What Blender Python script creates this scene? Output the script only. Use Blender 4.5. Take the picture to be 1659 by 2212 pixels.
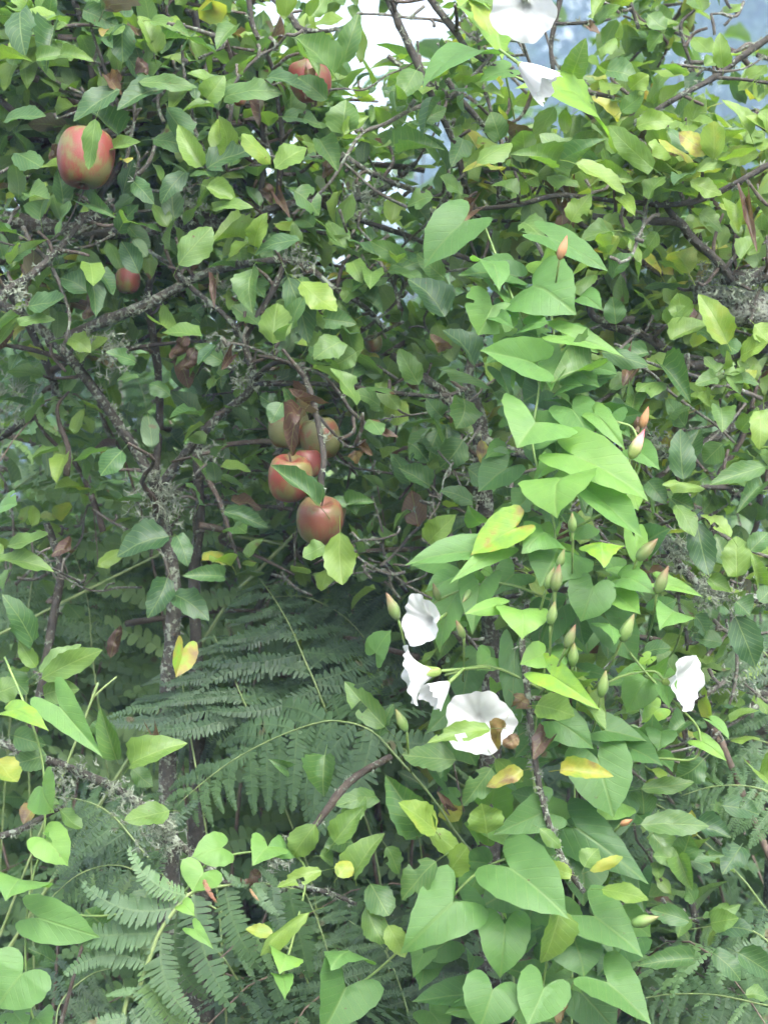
import bpy, math, random
import numpy as np
from mathutils import Vector, Matrix, noise

random.seed(11)
rng = np.random.default_rng(11)
R = math.radians
scene = bpy.context.scene
for o in list(bpy.data.objects):
    bpy.data.objects.remove(o)

# ------------------------------------------------------------------ camera
CAM_Z = 1.45
THF = 0.2154                      # tan of half the horizontal field of view
PW, PH = 1659.0, 2212.0           # layout units: positions read off the photograph
cam_d = bpy.data.cameras.new('camera')
cam = bpy.data.objects.new('camera', cam_d)
scene.collection.objects.link(cam)
cam.location = (0, 0, CAM_Z)
cam.rotation_euler = (R(90), 0, 0)
cam_d.sensor_fit = 'HORIZONTAL'
cam_d.sensor_width = 36
cam_d.lens = 18 / THF
cam_d.clip_start = 0.05
cam_d.clip_end = 2000
cam_d.dof.use_dof = True
cam_d.dof.focus_distance = 2.22
cam_d.dof.aperture_fstop = 9.0
scene.camera = cam

# ------------------------------------------------------------------ world, sun, exposure
SUN_EL, SUN_AZ = R(46), R(158)    # azimuth measured clockwise from +Y; behind the viewer, to the right
w = bpy.data.worlds.new('World')
scene.world = w
w.use_nodes = True
wn = w.node_tree
for n in list(wn.nodes):
    wn.nodes.remove(n)
sky = wn.nodes.new('ShaderNodeTexSky')
sky.sky_type = 'NISHITA'
sky.sun_disc = False
sky.sun_elevation = SUN_EL
sky.sun_rotation = SUN_AZ
sky.air_density = 1.6
sky.dust_density = 6.0
sky.ozone_density = 1.0
hs = wn.nodes.new('ShaderNodeHueSaturation')      # a sky covered by thin white cloud
hs.inputs['Saturation'].default_value = 0.1
hs.inputs['Value'].default_value = 1.0
bg = wn.nodes.new('ShaderNodeBackground')
bg.inputs['Strength'].default_value = 0.15
wo = wn.nodes.new('ShaderNodeOutputWorld')
wn.links.new(sky.outputs[0], hs.inputs['Color'])
wn.links.new(hs.outputs[0], bg.inputs['Color'])
wn.links.new(bg.outputs[0], wo.inputs['Surface'])

sd = bpy.data.lights.new('sun', 'SUN')
sd.energy = 1.5
sd.angle = R(45)
sd.color = (1.0, 0.96, 0.89)
so = bpy.data.objects.new('sun', sd)
scene.collection.objects.link(so)
sdir = Vector((math.sin(SUN_AZ) * math.cos(SUN_EL), math.cos(SUN_AZ) * math.cos(SUN_EL), math.sin(SUN_EL)))
so.rotation_euler = sdir.to_track_quat('Z', 'Y').to_euler()
so.location = (3, -3, 8)

scene.view_settings.view_transform = 'Standard'
scene.view_settings.look = 'None'
scene.view_settings.gamma = 1.0
scene.view_settings.use_curve_mapping = False
scene.view_settings.exposure = 1.95
scene.render.engine = 'CYCLES'
scene.cycles.use_denoising = True
scene.cycles.use_adaptive_sampling = True
scene.cycles.adaptive_threshold = 0.06
scene.cycles.adaptive_min_samples = 20
scene.cycles.max_bounces = 5
scene.cycles.diffuse_bounces = 3
scene.cycles.transmission_bounces = 6
scene.cycles.transparent_max_bounces = 8
scene.cycles.volume_bounces = 1
scene.cycles.caustics_reflective = False
scene.cycles.caustics_refractive = False

# ------------------------------------------------------------------ helpers
COL = scene.collection
def P(px, py, d):
    return Vector(((px / PW - .5) * 2 * THF * d, d, CAM_Z + (.5 - py / PH) * 2 * THF * d * PH / PW))
def proj(v):
    return ((v[0] / (2 * THF * v[1]) + .5) * PW, (.5 - (v[2] - CAM_Z) / (2 * THF * v[1] * PH / PW)) * PH)
def upx(d):                       # metres per layout unit at a distance
    return 2 * THF * d / PW

def mesh_np(name, V, F, UV=None, attr=None, smooth=True):
    """F: list of index tuples or an (n,k) array; UV per vertex; attr: per vertex float 'tint'"""
    V = np.asarray(V, dtype=np.float32)
    m = bpy.data.meshes.new(name)
    if isinstance(F, np.ndarray):
        k = F.shape[1]
        loops = F.astype(np.int32).ravel()
        starts = np.arange(0, len(loops), k, dtype=np.int32)
        tot = np.full(len(F), k, dtype=np.int32)
    else:
        tot = np.array([len(f) for f in F], dtype=np.int32)
        loops = np.array([i for f in F for i in f], dtype=np.int32)
        starts = np.concatenate(([0], np.cumsum(tot)[:-1])).astype(np.int32)
    m.vertices.add(len(V)); m.vertices.foreach_set('co', V.ravel())
    m.loops.add(len(loops)); m.loops.foreach_set('vertex_index', loops)
    m.polygons.add(len(starts)); m.polygons.foreach_set('loop_start', starts); m.polygons.foreach_set('loop_total', tot)
    if smooth:
        m.polygons.foreach_set('use_smooth', np.ones(len(starts), dtype=bool))
    if UV is not None:
        UV = np.asarray(UV, dtype=np.float32)
        l = m.uv_layers.new(name='UVMap')
        l.data.foreach_set('uv', UV[loops].ravel())
    if attr is not None:
        a = m.attributes.new('tint', 'FLOAT', 'POINT')
        a.data.foreach_set('value', np.asarray(attr, dtype=np.float32))
    m.update(calc_edges=True)
    return m

def add(name, mesh, mat, parent=None, mw=None):
    o = bpy.data.objects.new(name, mesh)
    COL.objects.link(o)
    if mesh is not None and mat is not None and len(mesh.materials) == 0:
        mesh.materials.append(mat)
    if parent is not None:
        o.parent = parent
    if mw is not None:
        base = Vector((0, 0, 0)); p = parent
        if p is not None:
            base = p['_w'] if '_w' in p else p.location
            base = Vector(base)
        o.matrix_local = Matrix.Translation(-base) @ mw
    elif parent is not None and mesh is not None:
        base = Vector(parent['_w']) if '_w' in parent else parent.location
        o.location = -Vector(base)
    return o
def thing(name, loc, label, cat, group=None, kind=None):
    o = bpy.data.objects.new(name, None)
    COL.objects.link(o)
    o.empty_display_size = .05
    o.location = loc
    o['label'] = label; o['category'] = cat
    if group: o['group'] = group
    if kind: o['kind'] = kind
    return o
def tag(o, label=None, cat=None, group=None, kind=None):
    if label: o['label'] = label
    if cat: o['category'] = cat
    if group: o['group'] = group
    if kind: o['kind'] = kind
    return o

def catmull(pts, n):
    """pts: rows of (x,y,z,r); n samples per span"""
    p = np.array(pts, dtype=float)
    p = np.vstack((2 * p[0] - p[1], p, 2 * p[-1] - p[-2]))
    out = []
    for i in range(1, len(p) - 2):
        for k in range(n):
            t = k / n
            a, b, c, d = p[i - 1], p[i], p[i + 1], p[i + 2]
            out.append(.5 * ((2 * b) + (c - a) * t + (2 * a - 5 * b + 4 * c - d) * t * t + (3 * b - a - 3 * c + d) * t ** 3))
    out.append(p[-2])
    return np.array(out)

class Tubes:
    """collects tapered tubes into one mesh"""
    def __init__(s): s.V = []; s.F = []; s.U = []
    def tube(s, pts, n=4, sides=6, rough=0.0, cap=True):
        c = catmull(pts, n)
        pos, rad = c[:, :3], np.maximum(c[:, 3], 2e-4)
        b0 = len(s.V)
        up = Vector((0, 0, 1)); prev = None; L = 0
        for i in range(len(pos)):
            t = pos[min(i + 1, len(pos) - 1)] - pos[max(i - 1, 0)]
            t = Vector(t).normalized()
            if prev is None:
                a = t.cross(up if abs(t.z) < .9 else Vector((1, 0, 0))).normalized()
            else:
                a = (prev - t * prev.dot(t)).normalized()
            prev = a; b = t.cross(a)
            if i: L += float(np.linalg.norm(pos[i] - pos[i - 1]))
            for k in range(sides):
                th = 2 * math.pi * k / sides
                r = rad[i]
                if rough:
                    q = Vector(pos[i]) * 60 + Vector((math.cos(th), math.sin(th), 0)) * 1.3
                    r *= 1 + rough * noise.noise(q) + rough * .7 * noise.noise(q * 2.7)
                v = Vector(pos[i]) + (a * math.cos(th) + b * math.sin(th)) * r
                s.V.append(v); s.U.append((0.0 if not rough else k / sides, L * 10))
        for i in range(len(pos) - 1):
            for k in range(sides):
                k2 = (k + 1) % sides
                s.F.append((b0 + i * sides + k, b0 + i * sides + k2, b0 + (i + 1) * sides + k2, b0 + (i + 1) * sides + k))
        if cap:
            s.F.append(tuple(b0 + k for k in range(sides))[::-1])
            s.F.append(tuple(b0 + (len(pos) - 1) * sides + k for k in range(sides)))
    def mesh(s, name):
        return mesh_np(name, [tuple(v) for v in s.V], s.F, s.U)

# ------------------------------------------------------------------ materials
def newmat(name):
    m = bpy.data.materials.new(name)
    m.use_nodes = True
    nt = m.node_tree
    for n in list(nt.nodes): nt.nodes.remove(n)
    return m, nt
class N:
    def __init__(s, nt): s.nt = nt
    def node(s, t, **kw):
        n = s.nt.nodes.new(t)
        for k, v in kw.items(): setattr(n, k, v)
        return n
    def link(s, a, b): s.nt.links.new(a, b)
    def val(s, n, sock, v):
        if hasattr(v, 'is_output') or hasattr(v, 'links'): s.link(v, n.inputs[sock])
        else: n.inputs[sock].default_value = v
    def math(s, op, a, b=0.0, c=0.0, clamp=False):
        n = s.node('ShaderNodeMath', operation=op, use_clamp=clamp)
        s.val(n, 0, a); s.val(n, 1, b); s.val(n, 2, c)
        return n.outputs[0]
    def smooth(s, v, a, b):
        n = s.node('ShaderNodeMapRange', interpolation_type='SMOOTHSTEP')
        s.val(n, 0, v); n.inputs[1].default_value = a; n.inputs[2].default_value = b
        n.inputs[3].default_value = 0; n.inputs[4].default_value = 1
        return n.outputs[0]
    def mix(s, f, a, b, mode='MIX'):
        n = s.node('ShaderNodeMix', data_type='RGBA', blend_type=mode)
        s.val(n, 0, f)
        for i, v in ((6, a), (7, b)):
            if isinstance(v, tuple): n.inputs[i].default_value = v + (1,) if len(v) == 3 else v
            else: s.link(v, n.inputs[i])
        return n.outputs[2]
    def noise(s, vec, scale, detail=3, rough=.55):
        n = s.node('ShaderNodeTexNoise')
        n.inputs['Scale'].default_value = scale; n.inputs['Detail'].default_value = detail; n.inputs['Roughness'].default_value = rough
        if vec is not None: s.link(vec, n.inputs['Vector'])
        return n.outputs[0]
    def ramp(s, v, stops):
        n = s.node('ShaderNodeValToRGB')
        e = n.color_ramp.elements
        while len(e) < len(stops): e.new(.5)
        for el, (p, c) in zip(e, stops):
            el.position = p; el.color = c + (1,)
        s.link(v, n.inputs[0])
        return n.outputs[0]

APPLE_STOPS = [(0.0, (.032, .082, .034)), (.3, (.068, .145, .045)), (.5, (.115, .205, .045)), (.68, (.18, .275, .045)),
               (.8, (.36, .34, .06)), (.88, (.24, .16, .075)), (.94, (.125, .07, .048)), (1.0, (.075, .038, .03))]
BIND_STOPS = [(0.0, (.042, .11, .036)), (.3, (.08, .18, .046)), (.5, (.118, .245, .066)), (.7, (.175, .325, .066)),
              (.82, (.24, .40, .05)), (.9, (.33, .29, .065)), (1.0, (.24, .15, .09))]  # lime stop made brighter to stand for sky glow through the top leaves
FERN_STOPS = [(0.0, (.024, .054, .028)), (.4, (.078, .15, .055)), (.7, (.13, .22, .055)), (.9, (.22, .25, .06)), (1.0, (.22, .09, .05))]  # darkest stop lowered to put the overshadowing of the central bracken into colour

def leaf_material(name, stops, obj_attr, nveins=8.0, slope=.75, rough=.42, transl=.42, spots=1.0, under=.35, vein_amt=.55, fine=True, lateral=.7):
    m, nt = newmat(name); g = N(nt)
    at = g.node('ShaderNodeAttribute'); at.attribute_name = 'tint'
    at.attribute_type = 'OBJECT' if obj_attr else 'GEOMETRY'
    tint = at.outputs['Fac']
    uv = g.node('ShaderNodeUVMap'); uv.uv_map = 'UVMap'
    sp = g.node('ShaderNodeSeparateXYZ'); g.link(uv.outputs[0], sp.inputs[0])
    x = g.math('ABSOLUTE', sp.outputs[0]); y = sp.outputs[1]
    geo = g.node('ShaderNodeNewGeometry')
    pos = geo.outputs['Position']
    n1 = g.noise(pos, 22, 2)
    n2 = g.noise(pos, 130, 2, .6) if fine else n1
    # veins
    mid = g.math('SUBTRACT', 1.0, g.smooth(x, .008, .032))
    ph = g.math('MULTIPLY', g.math('SUBTRACT', y, g.math('MULTIPLY', x, slope)), nveins)
    ph = g.math('ADD', ph, g.math('MULTIPLY', n1, .9))
    fr = g.math('ABSOLUTE', g.math('SUBTRACT', g.math('FRACT', ph), .5))
    lat = g.math('MULTIPLY', g.smooth(fr, .40, .49), g.math('SUBTRACT', 1.0, g.smooth(x, .3, .5)))
    vein = g.math('MAXIMUM', mid, g.math('MULTIPLY', lat, lateral))
    # colour
    n4 = g.noise(pos, 48, 2)
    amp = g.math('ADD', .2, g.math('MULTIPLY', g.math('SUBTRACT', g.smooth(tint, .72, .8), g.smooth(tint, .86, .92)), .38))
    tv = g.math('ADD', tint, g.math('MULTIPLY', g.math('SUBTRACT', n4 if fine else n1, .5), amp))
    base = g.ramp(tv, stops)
    lite = g.mix(.5, base, (.34, .42, .16))
    col = g.mix(g.math('MULTIPLY', vein, vein_amt), base, lite)
    # small brown blemishes, worn edges
    sm = g.smooth(g.math('ADD', n2, g.math('MULTIPLY', n1, .35)), .92, .98)
    sm = g.math('MULTIPLY', sm, spots, clamp=True)
    col = g.mix(sm, col, (.10, .055, .025))
    # the underside is paler and duller
    col2 = g.mix(under, col, (.26, .33, .22))
    colf = g.mix(geo.outputs['Backfacing'], col, col2)
    b = g.node('ShaderNodeBsdfPrincipled')
    g.link(colf, b.inputs['Base Color'])
    b.inputs['Roughness'].default_value = rough
    rr = g.math('ADD', rough - .1, g.math('MULTIPLY', n1, .25))
    g.link(g.math('ADD', rr, g.math('MULTIPLY', geo.outputs['Backfacing'], .25)), b.inputs['Roughness'])
    b.inputs['Specular IOR Level'].default_value = .5
    hgt = g.math('ADD', g.math('MULTIPLY', vein, -.8), g.math('MULTIPLY', n2, .6))
    bp = g.node('ShaderNodeBump'); bp.inputs['Strength'].default_value = .35; bp.inputs['Distance'].default_value = .002
    if fine:
        g.link(hgt, bp.inputs['Height']); g.link(bp.outputs[0], b.inputs['Normal'])
    t = g.node('ShaderNodeBsdfTranslucent')
    tc = g.mix(1.0, col, (1.35, 1.5, .55), 'MULTIPLY')
    g.link(tc, t.inputs['Color'])
    mx = g.node('ShaderNodeMixShader'); mx.inputs[0].default_value = transl
    g.link(b.outputs[0], mx.inputs[1]); g.link(t.outputs[0], mx.inputs[2])
    out = g.node('ShaderNodeOutputMaterial'); g.link(mx.outputs[0], out.inputs[0])
    return m

M = {}
M['apple_leaf'] = leaf_material('apple leaf', APPLE_STOPS, True)
M['apple_mass'] = leaf_material('apple foliage', APPLE_STOPS, False, fine=False)
M['bind_leaf'] = leaf_material('bindweed leaf', BIND_STOPS, True, nveins=5.5, slope=1.0, rough=.5, transl=.46, spots=.8, under=.25, vein_amt=.3, lateral=.5)
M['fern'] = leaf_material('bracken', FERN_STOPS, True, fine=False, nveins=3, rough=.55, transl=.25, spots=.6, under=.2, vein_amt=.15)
M['fern_mass'] = leaf_material('bracken mass', FERN_STOPS, False, fine=False, nveins=3, rough=.55, transl=.25, spots=.6, under=.2, vein_amt=.15)

def bark_material(name, c1, c2, lich, lcol=(.26, .29, .23), scale=1.0):
    m, nt = newmat(name); g = N(nt)
    geo = g.node('ShaderNodeNewGeometry'); pos = geo.outputs['Position']
    n1 = g.noise(pos, 45 * scale, 5, .65); n2 = g.noise(pos, 160 * scale, 4, .6); n3 = g.noise(pos, 300 * scale, 2)
    col = g.ramp(n1, [(.3, c1), (.7, c2)])
    lm = g.smooth(g.math('ADD', g.math('MULTIPLY', n1, .45), g.math('MULTIPLY', n2, .55)), .60 - lich * .16, .66 - lich * .16)
    col = g.mix(lm, col, g.ramp(n3, [(.3, tuple(v * .6 for v in lcol)), (.7, lcol)]))
    b = g.node('ShaderNodeBsdfPrincipled'); g.link(col, b.inputs['Base Color'])
    b.inputs['Roughness'].default_value = .85
    bp = g.node('ShaderNodeBump'); bp.inputs['Strength'].default_value = .8; bp.inputs['Distance'].default_value = .004
    g.link(g.math('ADD', n2, g.math('MULTIPLY', lm, .5)), bp.inputs['Height']); g.link(bp.outputs[0], b.inputs['Normal'])
    out = g.node('ShaderNodeOutputMaterial'); g.link(b.outputs[0], out.inputs[0])
    return m
M['bark'] = bark_material('apple bark', (.022, .018, .015), (.07, .06, .05), .22)
M['bark_lichen'] = bark_material('lichened bark', (.026, .022, .018), (.085, .075, .062), .62)
M['limb_bark'] = bark_material('lichen crusted bark', (.035, .03, .025), (.09, .08, .066), .95, (.24, .26, .21))
M['grey_twig'] = bark_material('grey twig bark', (.05, .042, .035), (.14, .125, .105), .5)
M['twig'] = bark_material('twig bark', (.04, .028, .022), (.10, .075, .06), .3)

def plain(name, c1, c2, rough=.6, scale=60, transl=0.0, bump=.3, spec=.4):
    m, nt = newmat(name); g = N(nt)
    geo = g.node('ShaderNodeNewGeometry')
    n1 = g.noise(geo.outputs['Position'], scale, 4)
    col = g.ramp(n1, [(.3, c1), (.7, c2)])
    b = g.node('ShaderNodeBsdfPrincipled'); g.link(col, b.inputs['Base Color'])
    b.inputs['Roughness'].default_value = rough; b.inputs['Specular IOR Level'].default_value = spec
    bp = g.node('ShaderNodeBump'); bp.inputs['Strength'].default_value = bump; bp.inputs['Distance'].default_value = .002
    g.link(n1, bp.inputs['Height']); g.link(bp.outputs[0], b.inputs['Normal'])
    out = g.node('ShaderNodeOutputMaterial')
    if transl:
        t = g.node('ShaderNodeBsdfTranslucent'); g.link(col, t.inputs['Color'])
        mx = g.node('ShaderNodeMixShader'); mx.inputs[0].default_value = transl
        g.link(b.outputs[0], mx.inputs[1]); g.link(t.outputs[0], mx.inputs[2]); g.link(mx.outputs[0], out.inputs[0])
    else:
        g.link(b.outputs[0], out.inputs[0])
    return m
M['lichen'] = plain('grey green lichen', (.15, .175, .125), (.31, .34, .265), .9, 200, .15)
M['stem'] = plain('green stem', (.10, .17, .05), (.20, .28, .08), .55, 60)
M['fern_stem'] = plain('bracken stem', (.12, .18, .06), (.24, .30, .12), .55, 60)
M['calyx'] = plain('green calyx', (.16, .25, .06), (.28, .36, .10), .55, 60, .2)
M['petal'] = plain('white petal', (.60, .60, .615), (.70, .70, .705), .6, 45, .35, .25, .25)
M['stalk'] = plain('woody stalk', (.06, .04, .025), (.12, .08, .05), .7, 100)
M['dead_stem'] = plain('dead stem', (.08, .055, .042), (.19, .14, .11), .8, 80)

def bud_material(name, c0, c1, c2):
    m, nt = newmat(name); g = N(nt)
    uv = g.node('ShaderNodeUVMap'); uv.uv_map = 'UVMap'
    sp = g.node('ShaderNodeSeparateXYZ'); g.link(uv.outputs[0], sp.inputs[0])
    geo = g.node('ShaderNodeNewGeometry')
    v = g.math('ADD', sp.outputs[1], g.math('MULTIPLY', g.math('SUBTRACT', g.noise(geo.outputs['Position'], 90, 3), .5), .5))
    col = g.ramp(v, [(.3, c0), (.65, c1), (.95, c2)])
    b = g.node('ShaderNodeBsdfPrincipled'); g.link(col, b.inputs['Base Color']); b.inputs['Roughness'].default_value = .55
    out = g.node('ShaderNodeOutputMaterial'); g.link(b.outputs[0], out.inputs[0])
    return m
M['bud_green'] = bud_material('green bud', (.13, .22, .06), (.18, .25, .08), (.20, .17, .07))
M['bud_brown'] = bud_material('brown tipped bud', (.13, .19, .06), (.17, .18, .075), (.19, .10, .06))
M['bud_pink'] = bud_material('pink bud', (.25, .32, .09), (.62, .36, .30), (.60, .16, .20))
M['bud_dry'] = bud_material('dry bud', (.38, .20, .10), (.42, .22, .11), (.30, .13, .07))

def apple_material(name, green, red, amount):
    m, nt = newmat(name); g = N(nt)
    tc = g.node('ShaderNodeTexCoord'); o = tc.outputs['Object']
    mp = g.node('ShaderNodeMapping'); g.link(o, mp.inputs[0]); mp.inputs['Scale'].default_value = (1.6, 1.6, .25)
    st = g.noise(mp.outputs[0], 7.0, 5, .75)
    bl = g.noise(o, 1.1, 2)
    v = g.math('ADD', g.math('MULTIPLY', st, .45), g.math('MULTIPLY', bl, .75))
    f = g.math('MULTIPLY', g.smooth(v, .64 - amount * .25, .80 - amount * .25), .92)
    ye = g.mix(g.noise(o, 2.2, 3), green, (.13, .11, .042))
    col = g.mix(f, ye, red)
    vo = g.node('ShaderNodeTexVoronoi'); vo.inputs['Scale'].default_value = 9; g.link(o, vo.inputs['Vector'])
    dot = g.math('SUBTRACT', 1.0, g.smooth(vo.outputs['Distance'], .05, .11))
    col = g.mix(g.math('MULTIPLY', dot, .45), col, (.45, .33, .18))
    sc = g.smooth(g.noise(o, 3.6, 5, .75), .58, .66)
    col = g.mix(g.math('MULTIPLY', sc, .6), col, (.13, .07, .04))
    b = g.node('ShaderNodeBsdfPrincipled'); g.link(col, b.inputs['Base Color'])
    b.inputs['Roughness'].default_value = .42; b.inputs['Specular IOR Level'].default_value = .45
    bp = g.node('ShaderNodeBump'); bp.inputs['Strength'].default_value = .05; bp.inputs['Distance'].default_value = .03
    g.link(g.noise(o, 14, 3), bp.inputs['Height']); g.link(bp.outputs[0], b.inputs['Normal'])
    out = g.node('ShaderNodeOutputMaterial'); g.link(b.outputs[0], out.inputs[0])
    return m
M['apple_red'] = apple_material('red apple skin', (.13, .12, .04), (.17, .028, .026), .6)
M['apple_bright'] = apple_material('bright red apple skin', (.14, .11, .045), (.17, .028, .03), .8)
M['apple_half'] = apple_material('green and russet apple skin', (.06, .08, .026), (.13, .03, .02), .2)  # darker albedo carries the shade over the hanging bunch
M['apple_brown'] = apple_material('dull russet apple skin', (.09, .075, .03), (.125, .035, .024), .55)

# ------------------------------------------------------------------ the setting
def ground():
    n = 70
    xs = np.linspace(-70, 70, n); ys = np.linspace(-25, 118, n)
    V = []; U = []
    for j, y in enumerate(ys):
        for i, x in enumerate(xs):
            z = -.05 + .06 * noise.noise(Vector((x * .5, y * .5, 0)))
            V.append((x, y, z)); U.append((x, y))
    F = [(j * n + i, j * n + i + 1, (j + 1) * n + i + 1, (j + 1) * n + i) for j in range(n - 1) for i in range(n - 1)]
    m, nt = newmat('leaf litter soil'); g = N(nt)
    geo = g.node('ShaderNodeNewGeometry'); p = geo.outputs['Position']
    n1 = g.noise(p, 18, 6, .7); n2 = g.noise(p, 1.3, 3)
    col = g.ramp(n1, [(.35, (.025, .018, .012)), (.55, (.07, .05, .03)), (.75, (.14, .10, .06))])
    col = g.mix(g.smooth(n2, .4, .6), col, (.04, .075, .02))
    b = g.node('ShaderNodeBsdfPrincipled'); g.link(col, b.inputs['Base Color']); b.inputs['Roughness'].default_value = .9
    bp = g.node('ShaderNodeBump'); bp.inputs['Distance'].default_value = .03; g.link(n1, bp.inputs['Height']); g.link(bp.outputs[0], b.inputs['Normal'])
    out = g.node('ShaderNodeOutputMaterial'); g.link(b.outputs[0], out.inputs[0])
    o = add('ground', mesh_np('ground', V, F, U), m)
    o['kind'] = 'structure'; o['label'] = 'dark leaf litter ground under the plants'
ground()

# ------------------------------------------------------------------ leaf templates
def apple_template(fold, bend, wave, seed, nt=12, hole=None, skew=0.0, petiole=True, curl=0.0, crumple=.055):
    rr = random.Random(seed)
    cols = (-1, -.55, 0, .55, 1)
    V = []; U = []; F = []
    for i in range(nt + 1):
        t = i / nt
        wd = .5 * (math.sin(math.pi * min(1, t ** .84))) ** .66 if 0 < t < 1 else 0.0
        wd *= 1 - .25 * max(0, t - .75) / .25
        if i % 2 and 0 < i < nt: wd *= 1.06
        elif 0 < i < nt: wd *= .955
        if bend:
            y = math.sin(bend * t) / bend; z0 = -(1 - math.cos(bend * t)) / bend
        else: y, z0 = t, 0
        for c in cols:
            x = c * wd
            z = z0 + fold * abs(x) + wave * abs(c) * math.sin(t * 9 + seed + (2 if c > 0 else 0)) * wd + curl * (x ** 2) * 2
            z += crumple * noise.noise(Vector((x * 5, t * 4.5, seed * 3.1)))
            V.append((x + skew * t * (1 - t), y, z)); U.append((x, t))
    nc = len(cols)
    for i in range(nt):
        for c in range(nc - 1):
            if hole and (i, c) in hole: continue
            F.append((i * nc + c, i * nc + c + 1, (i + 1) * nc + c + 1, (i + 1) * nc + c))
    if petiole:
        b = len(V)
        for k, (py, pz) in enumerate(((.02, 0), (-.14, -.03), (-.3, -.10))):
            for a in range(3):
                th = a * 2.094
                V.append((.014 * math.cos(th), py, pz - .008 + .014 * math.sin(th))); U.append((0.0, .5))
        for k in range(2):
            for a in range(3):
                F.append((b + k * 3 + a, b + k * 3 + (a + 1) % 3, b + k * 3 + 3 + (a + 1) % 3, b + k * 3 + 3 + a))
    V = np.array(V)
    tip = V[nt * nc + 2]
    ang = math.atan2(tip[2], tip[1])                  # put base and tip on one axis
    c_, s_ = math.cos(-ang), math.sin(-ang)
    Y = V[:, 1] * c_ - V[:, 2] * s_; Z = V[:, 1] * s_ + V[:, 2] * c_
    k = 1 / math.hypot(tip[1], tip[2])
    V[:, 1] = Y * k; V[:, 2] = Z
    return V, F, np.array(U)

def bind_template(outline, fold, bend, wave, seed, hole=None, petiole=True, na=19, curl=0.0):
    p = np.array([(x, y, 0, 0) for x, y in outline], dtype=float)
    c = catmull(p, 5)
    d = np.concatenate(([0], np.cumsum(np.hypot(np.diff(c[:, 0]), np.diff(c[:, 1])))))
    q = np.linspace(0, d[-1], na)
    ox = np.interp(q, d, c[:, 0]); oy = np.interp(q, d, c[:, 1])
    rings = (.0, .35, .7, 1.0)
    V = [(0, 0, 0)]; U = [(0, 0)]; F = []
    def pos(x, y, a, rho, side):
        xx = side * x; t = y
        z = fold * abs(x) + wave * .55 * rho * rho * math.sin(a * 9 / na + seed * 2 + side) + curl * x * x
        z += .045 * noise.noise(Vector((xx * 4, y * 4, seed * 2.3)))
        if bend:
            yy = math.sin(bend * t) / bend; z += -(1 - math.cos(bend * t)) / bend
        else: yy = t
        return (xx, yy, z)
    for side in (1, -1):
        idx = {}
        for r in range(1, 4):
            for a in range(na):
                if side == -1 and a == 0:
                    idx[(r, a)] = first[(r, 0)]; continue
                x, y = ox[a] * rings[r], oy[a] * rings[r]
                k = 1 + .03 * math.sin(a * 2.3 + seed) if r == 3 and 0 < a < na - 1 else 1
                idx[(r, a)] = len(V); V.append(pos(x * k, y, a, rings[r], side)); U.append((side * x, y))
        if side == 1: first = idx
        for a in range(na - 1):
            f = [(0, idx[(1, a)], idx[(1, a + 1)])]
            for r in (1, 2):
                if hole and (side, r, a) in hole: continue
                f.append((idx[(r, a)], idx[(r + 1, a)], idx[(r + 1, a + 1)], idx[(r, a + 1)]))
            for q_ in f: F.append(q_ if side == -1 else q_[::-1])
    if petiole:
        b = len(V)
        for (py, pz) in ((.03, -.012), (.03, -.06), (.02, -.14), (.0, -.26)):
            for a in range(3):
                th = a * 2.094
                V.append((.013 * math.cos(th), py, pz - .012 + .013 * math.sin(th))); U.append((0.0, .3))
        for k in range(3):
            for a in range(3):
                F.append((b + k * 3 + a, b + k * 3 + (a + 1) % 3, b + k * 3 + 3 + (a + 1) % 3, b + k * 3 + 3 + a))
    V = np.array(V)
    tip = V[first[(3, 0)]]
    ang = math.atan2(tip[2], tip[1]); c_, s_ = math.cos(-ang), math.sin(-ang)
    Y = V[:, 1] * c_ - V[:, 2] * s_; Z = V[:, 1] * s_ + V[:, 2] * c_
    V[:, 1] = Y / math.hypot(tip[1], tip[2]); V[:, 2] = Z
    return V, F, np.array(U)

CORD = [(0, 1), (.08, .90), (.26, .74), (.43, .50), (.525, .18), (.505, -.10), (.43, -.29), (.29, -.36), (.15, -.28), (.05, -.12), (.0, -.005)]
ARROW = [(0, 1), (.06, .87), (.19, .64), (.33, .38), (.44, .10), (.50, -.14), (.47, -.33), (.35, -.39), (.19, -.27), (.06, -.10), (.0, -.005)]
AT = [apple_template(.25, .5, .10, 1), apple_template(.45, .9, .14, 2, skew=.15), apple_template(.10, .3, .16, 3, skew=-.2),
      apple_template(.6, 1.3, .12, 4), apple_template(-.25, .9, .15, 5), apple_template(.3, -.5, .16, 6, skew=.2),
      apple_template(.25, .6, .15, 7, hole={(5, 1), (6, 1), (6, 0), (9, 3)}), apple_template(.9, 1.1, .15, 8, curl=.6), apple_template(.35, 1.0, .25, 9, skew=-.3), apple_template(.15, -.3, .22, 10, skew=.1),
      apple_template(.7, .4, .2, 11), apple_template(-.4, 1.2, .2, 12, skew=.2), apple_template(.3, .8, .2, 13, hole={(8, 0), (9, 0), (10, 0), (3, 3), (4, 3)}), apple_template(.5, 1.5, .2, 14, curl=-.4)]
DT = [apple_template(.5, 1.0, .3, 21, curl=1.2, crumple=.3), apple_template(.7, 1.5, .35, 22, curl=.3, crumple=.35, skew=.3), apple_template(.2, -1.0, .35, 23, curl=-.8, crumple=.32, skew=-.3)]
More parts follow.
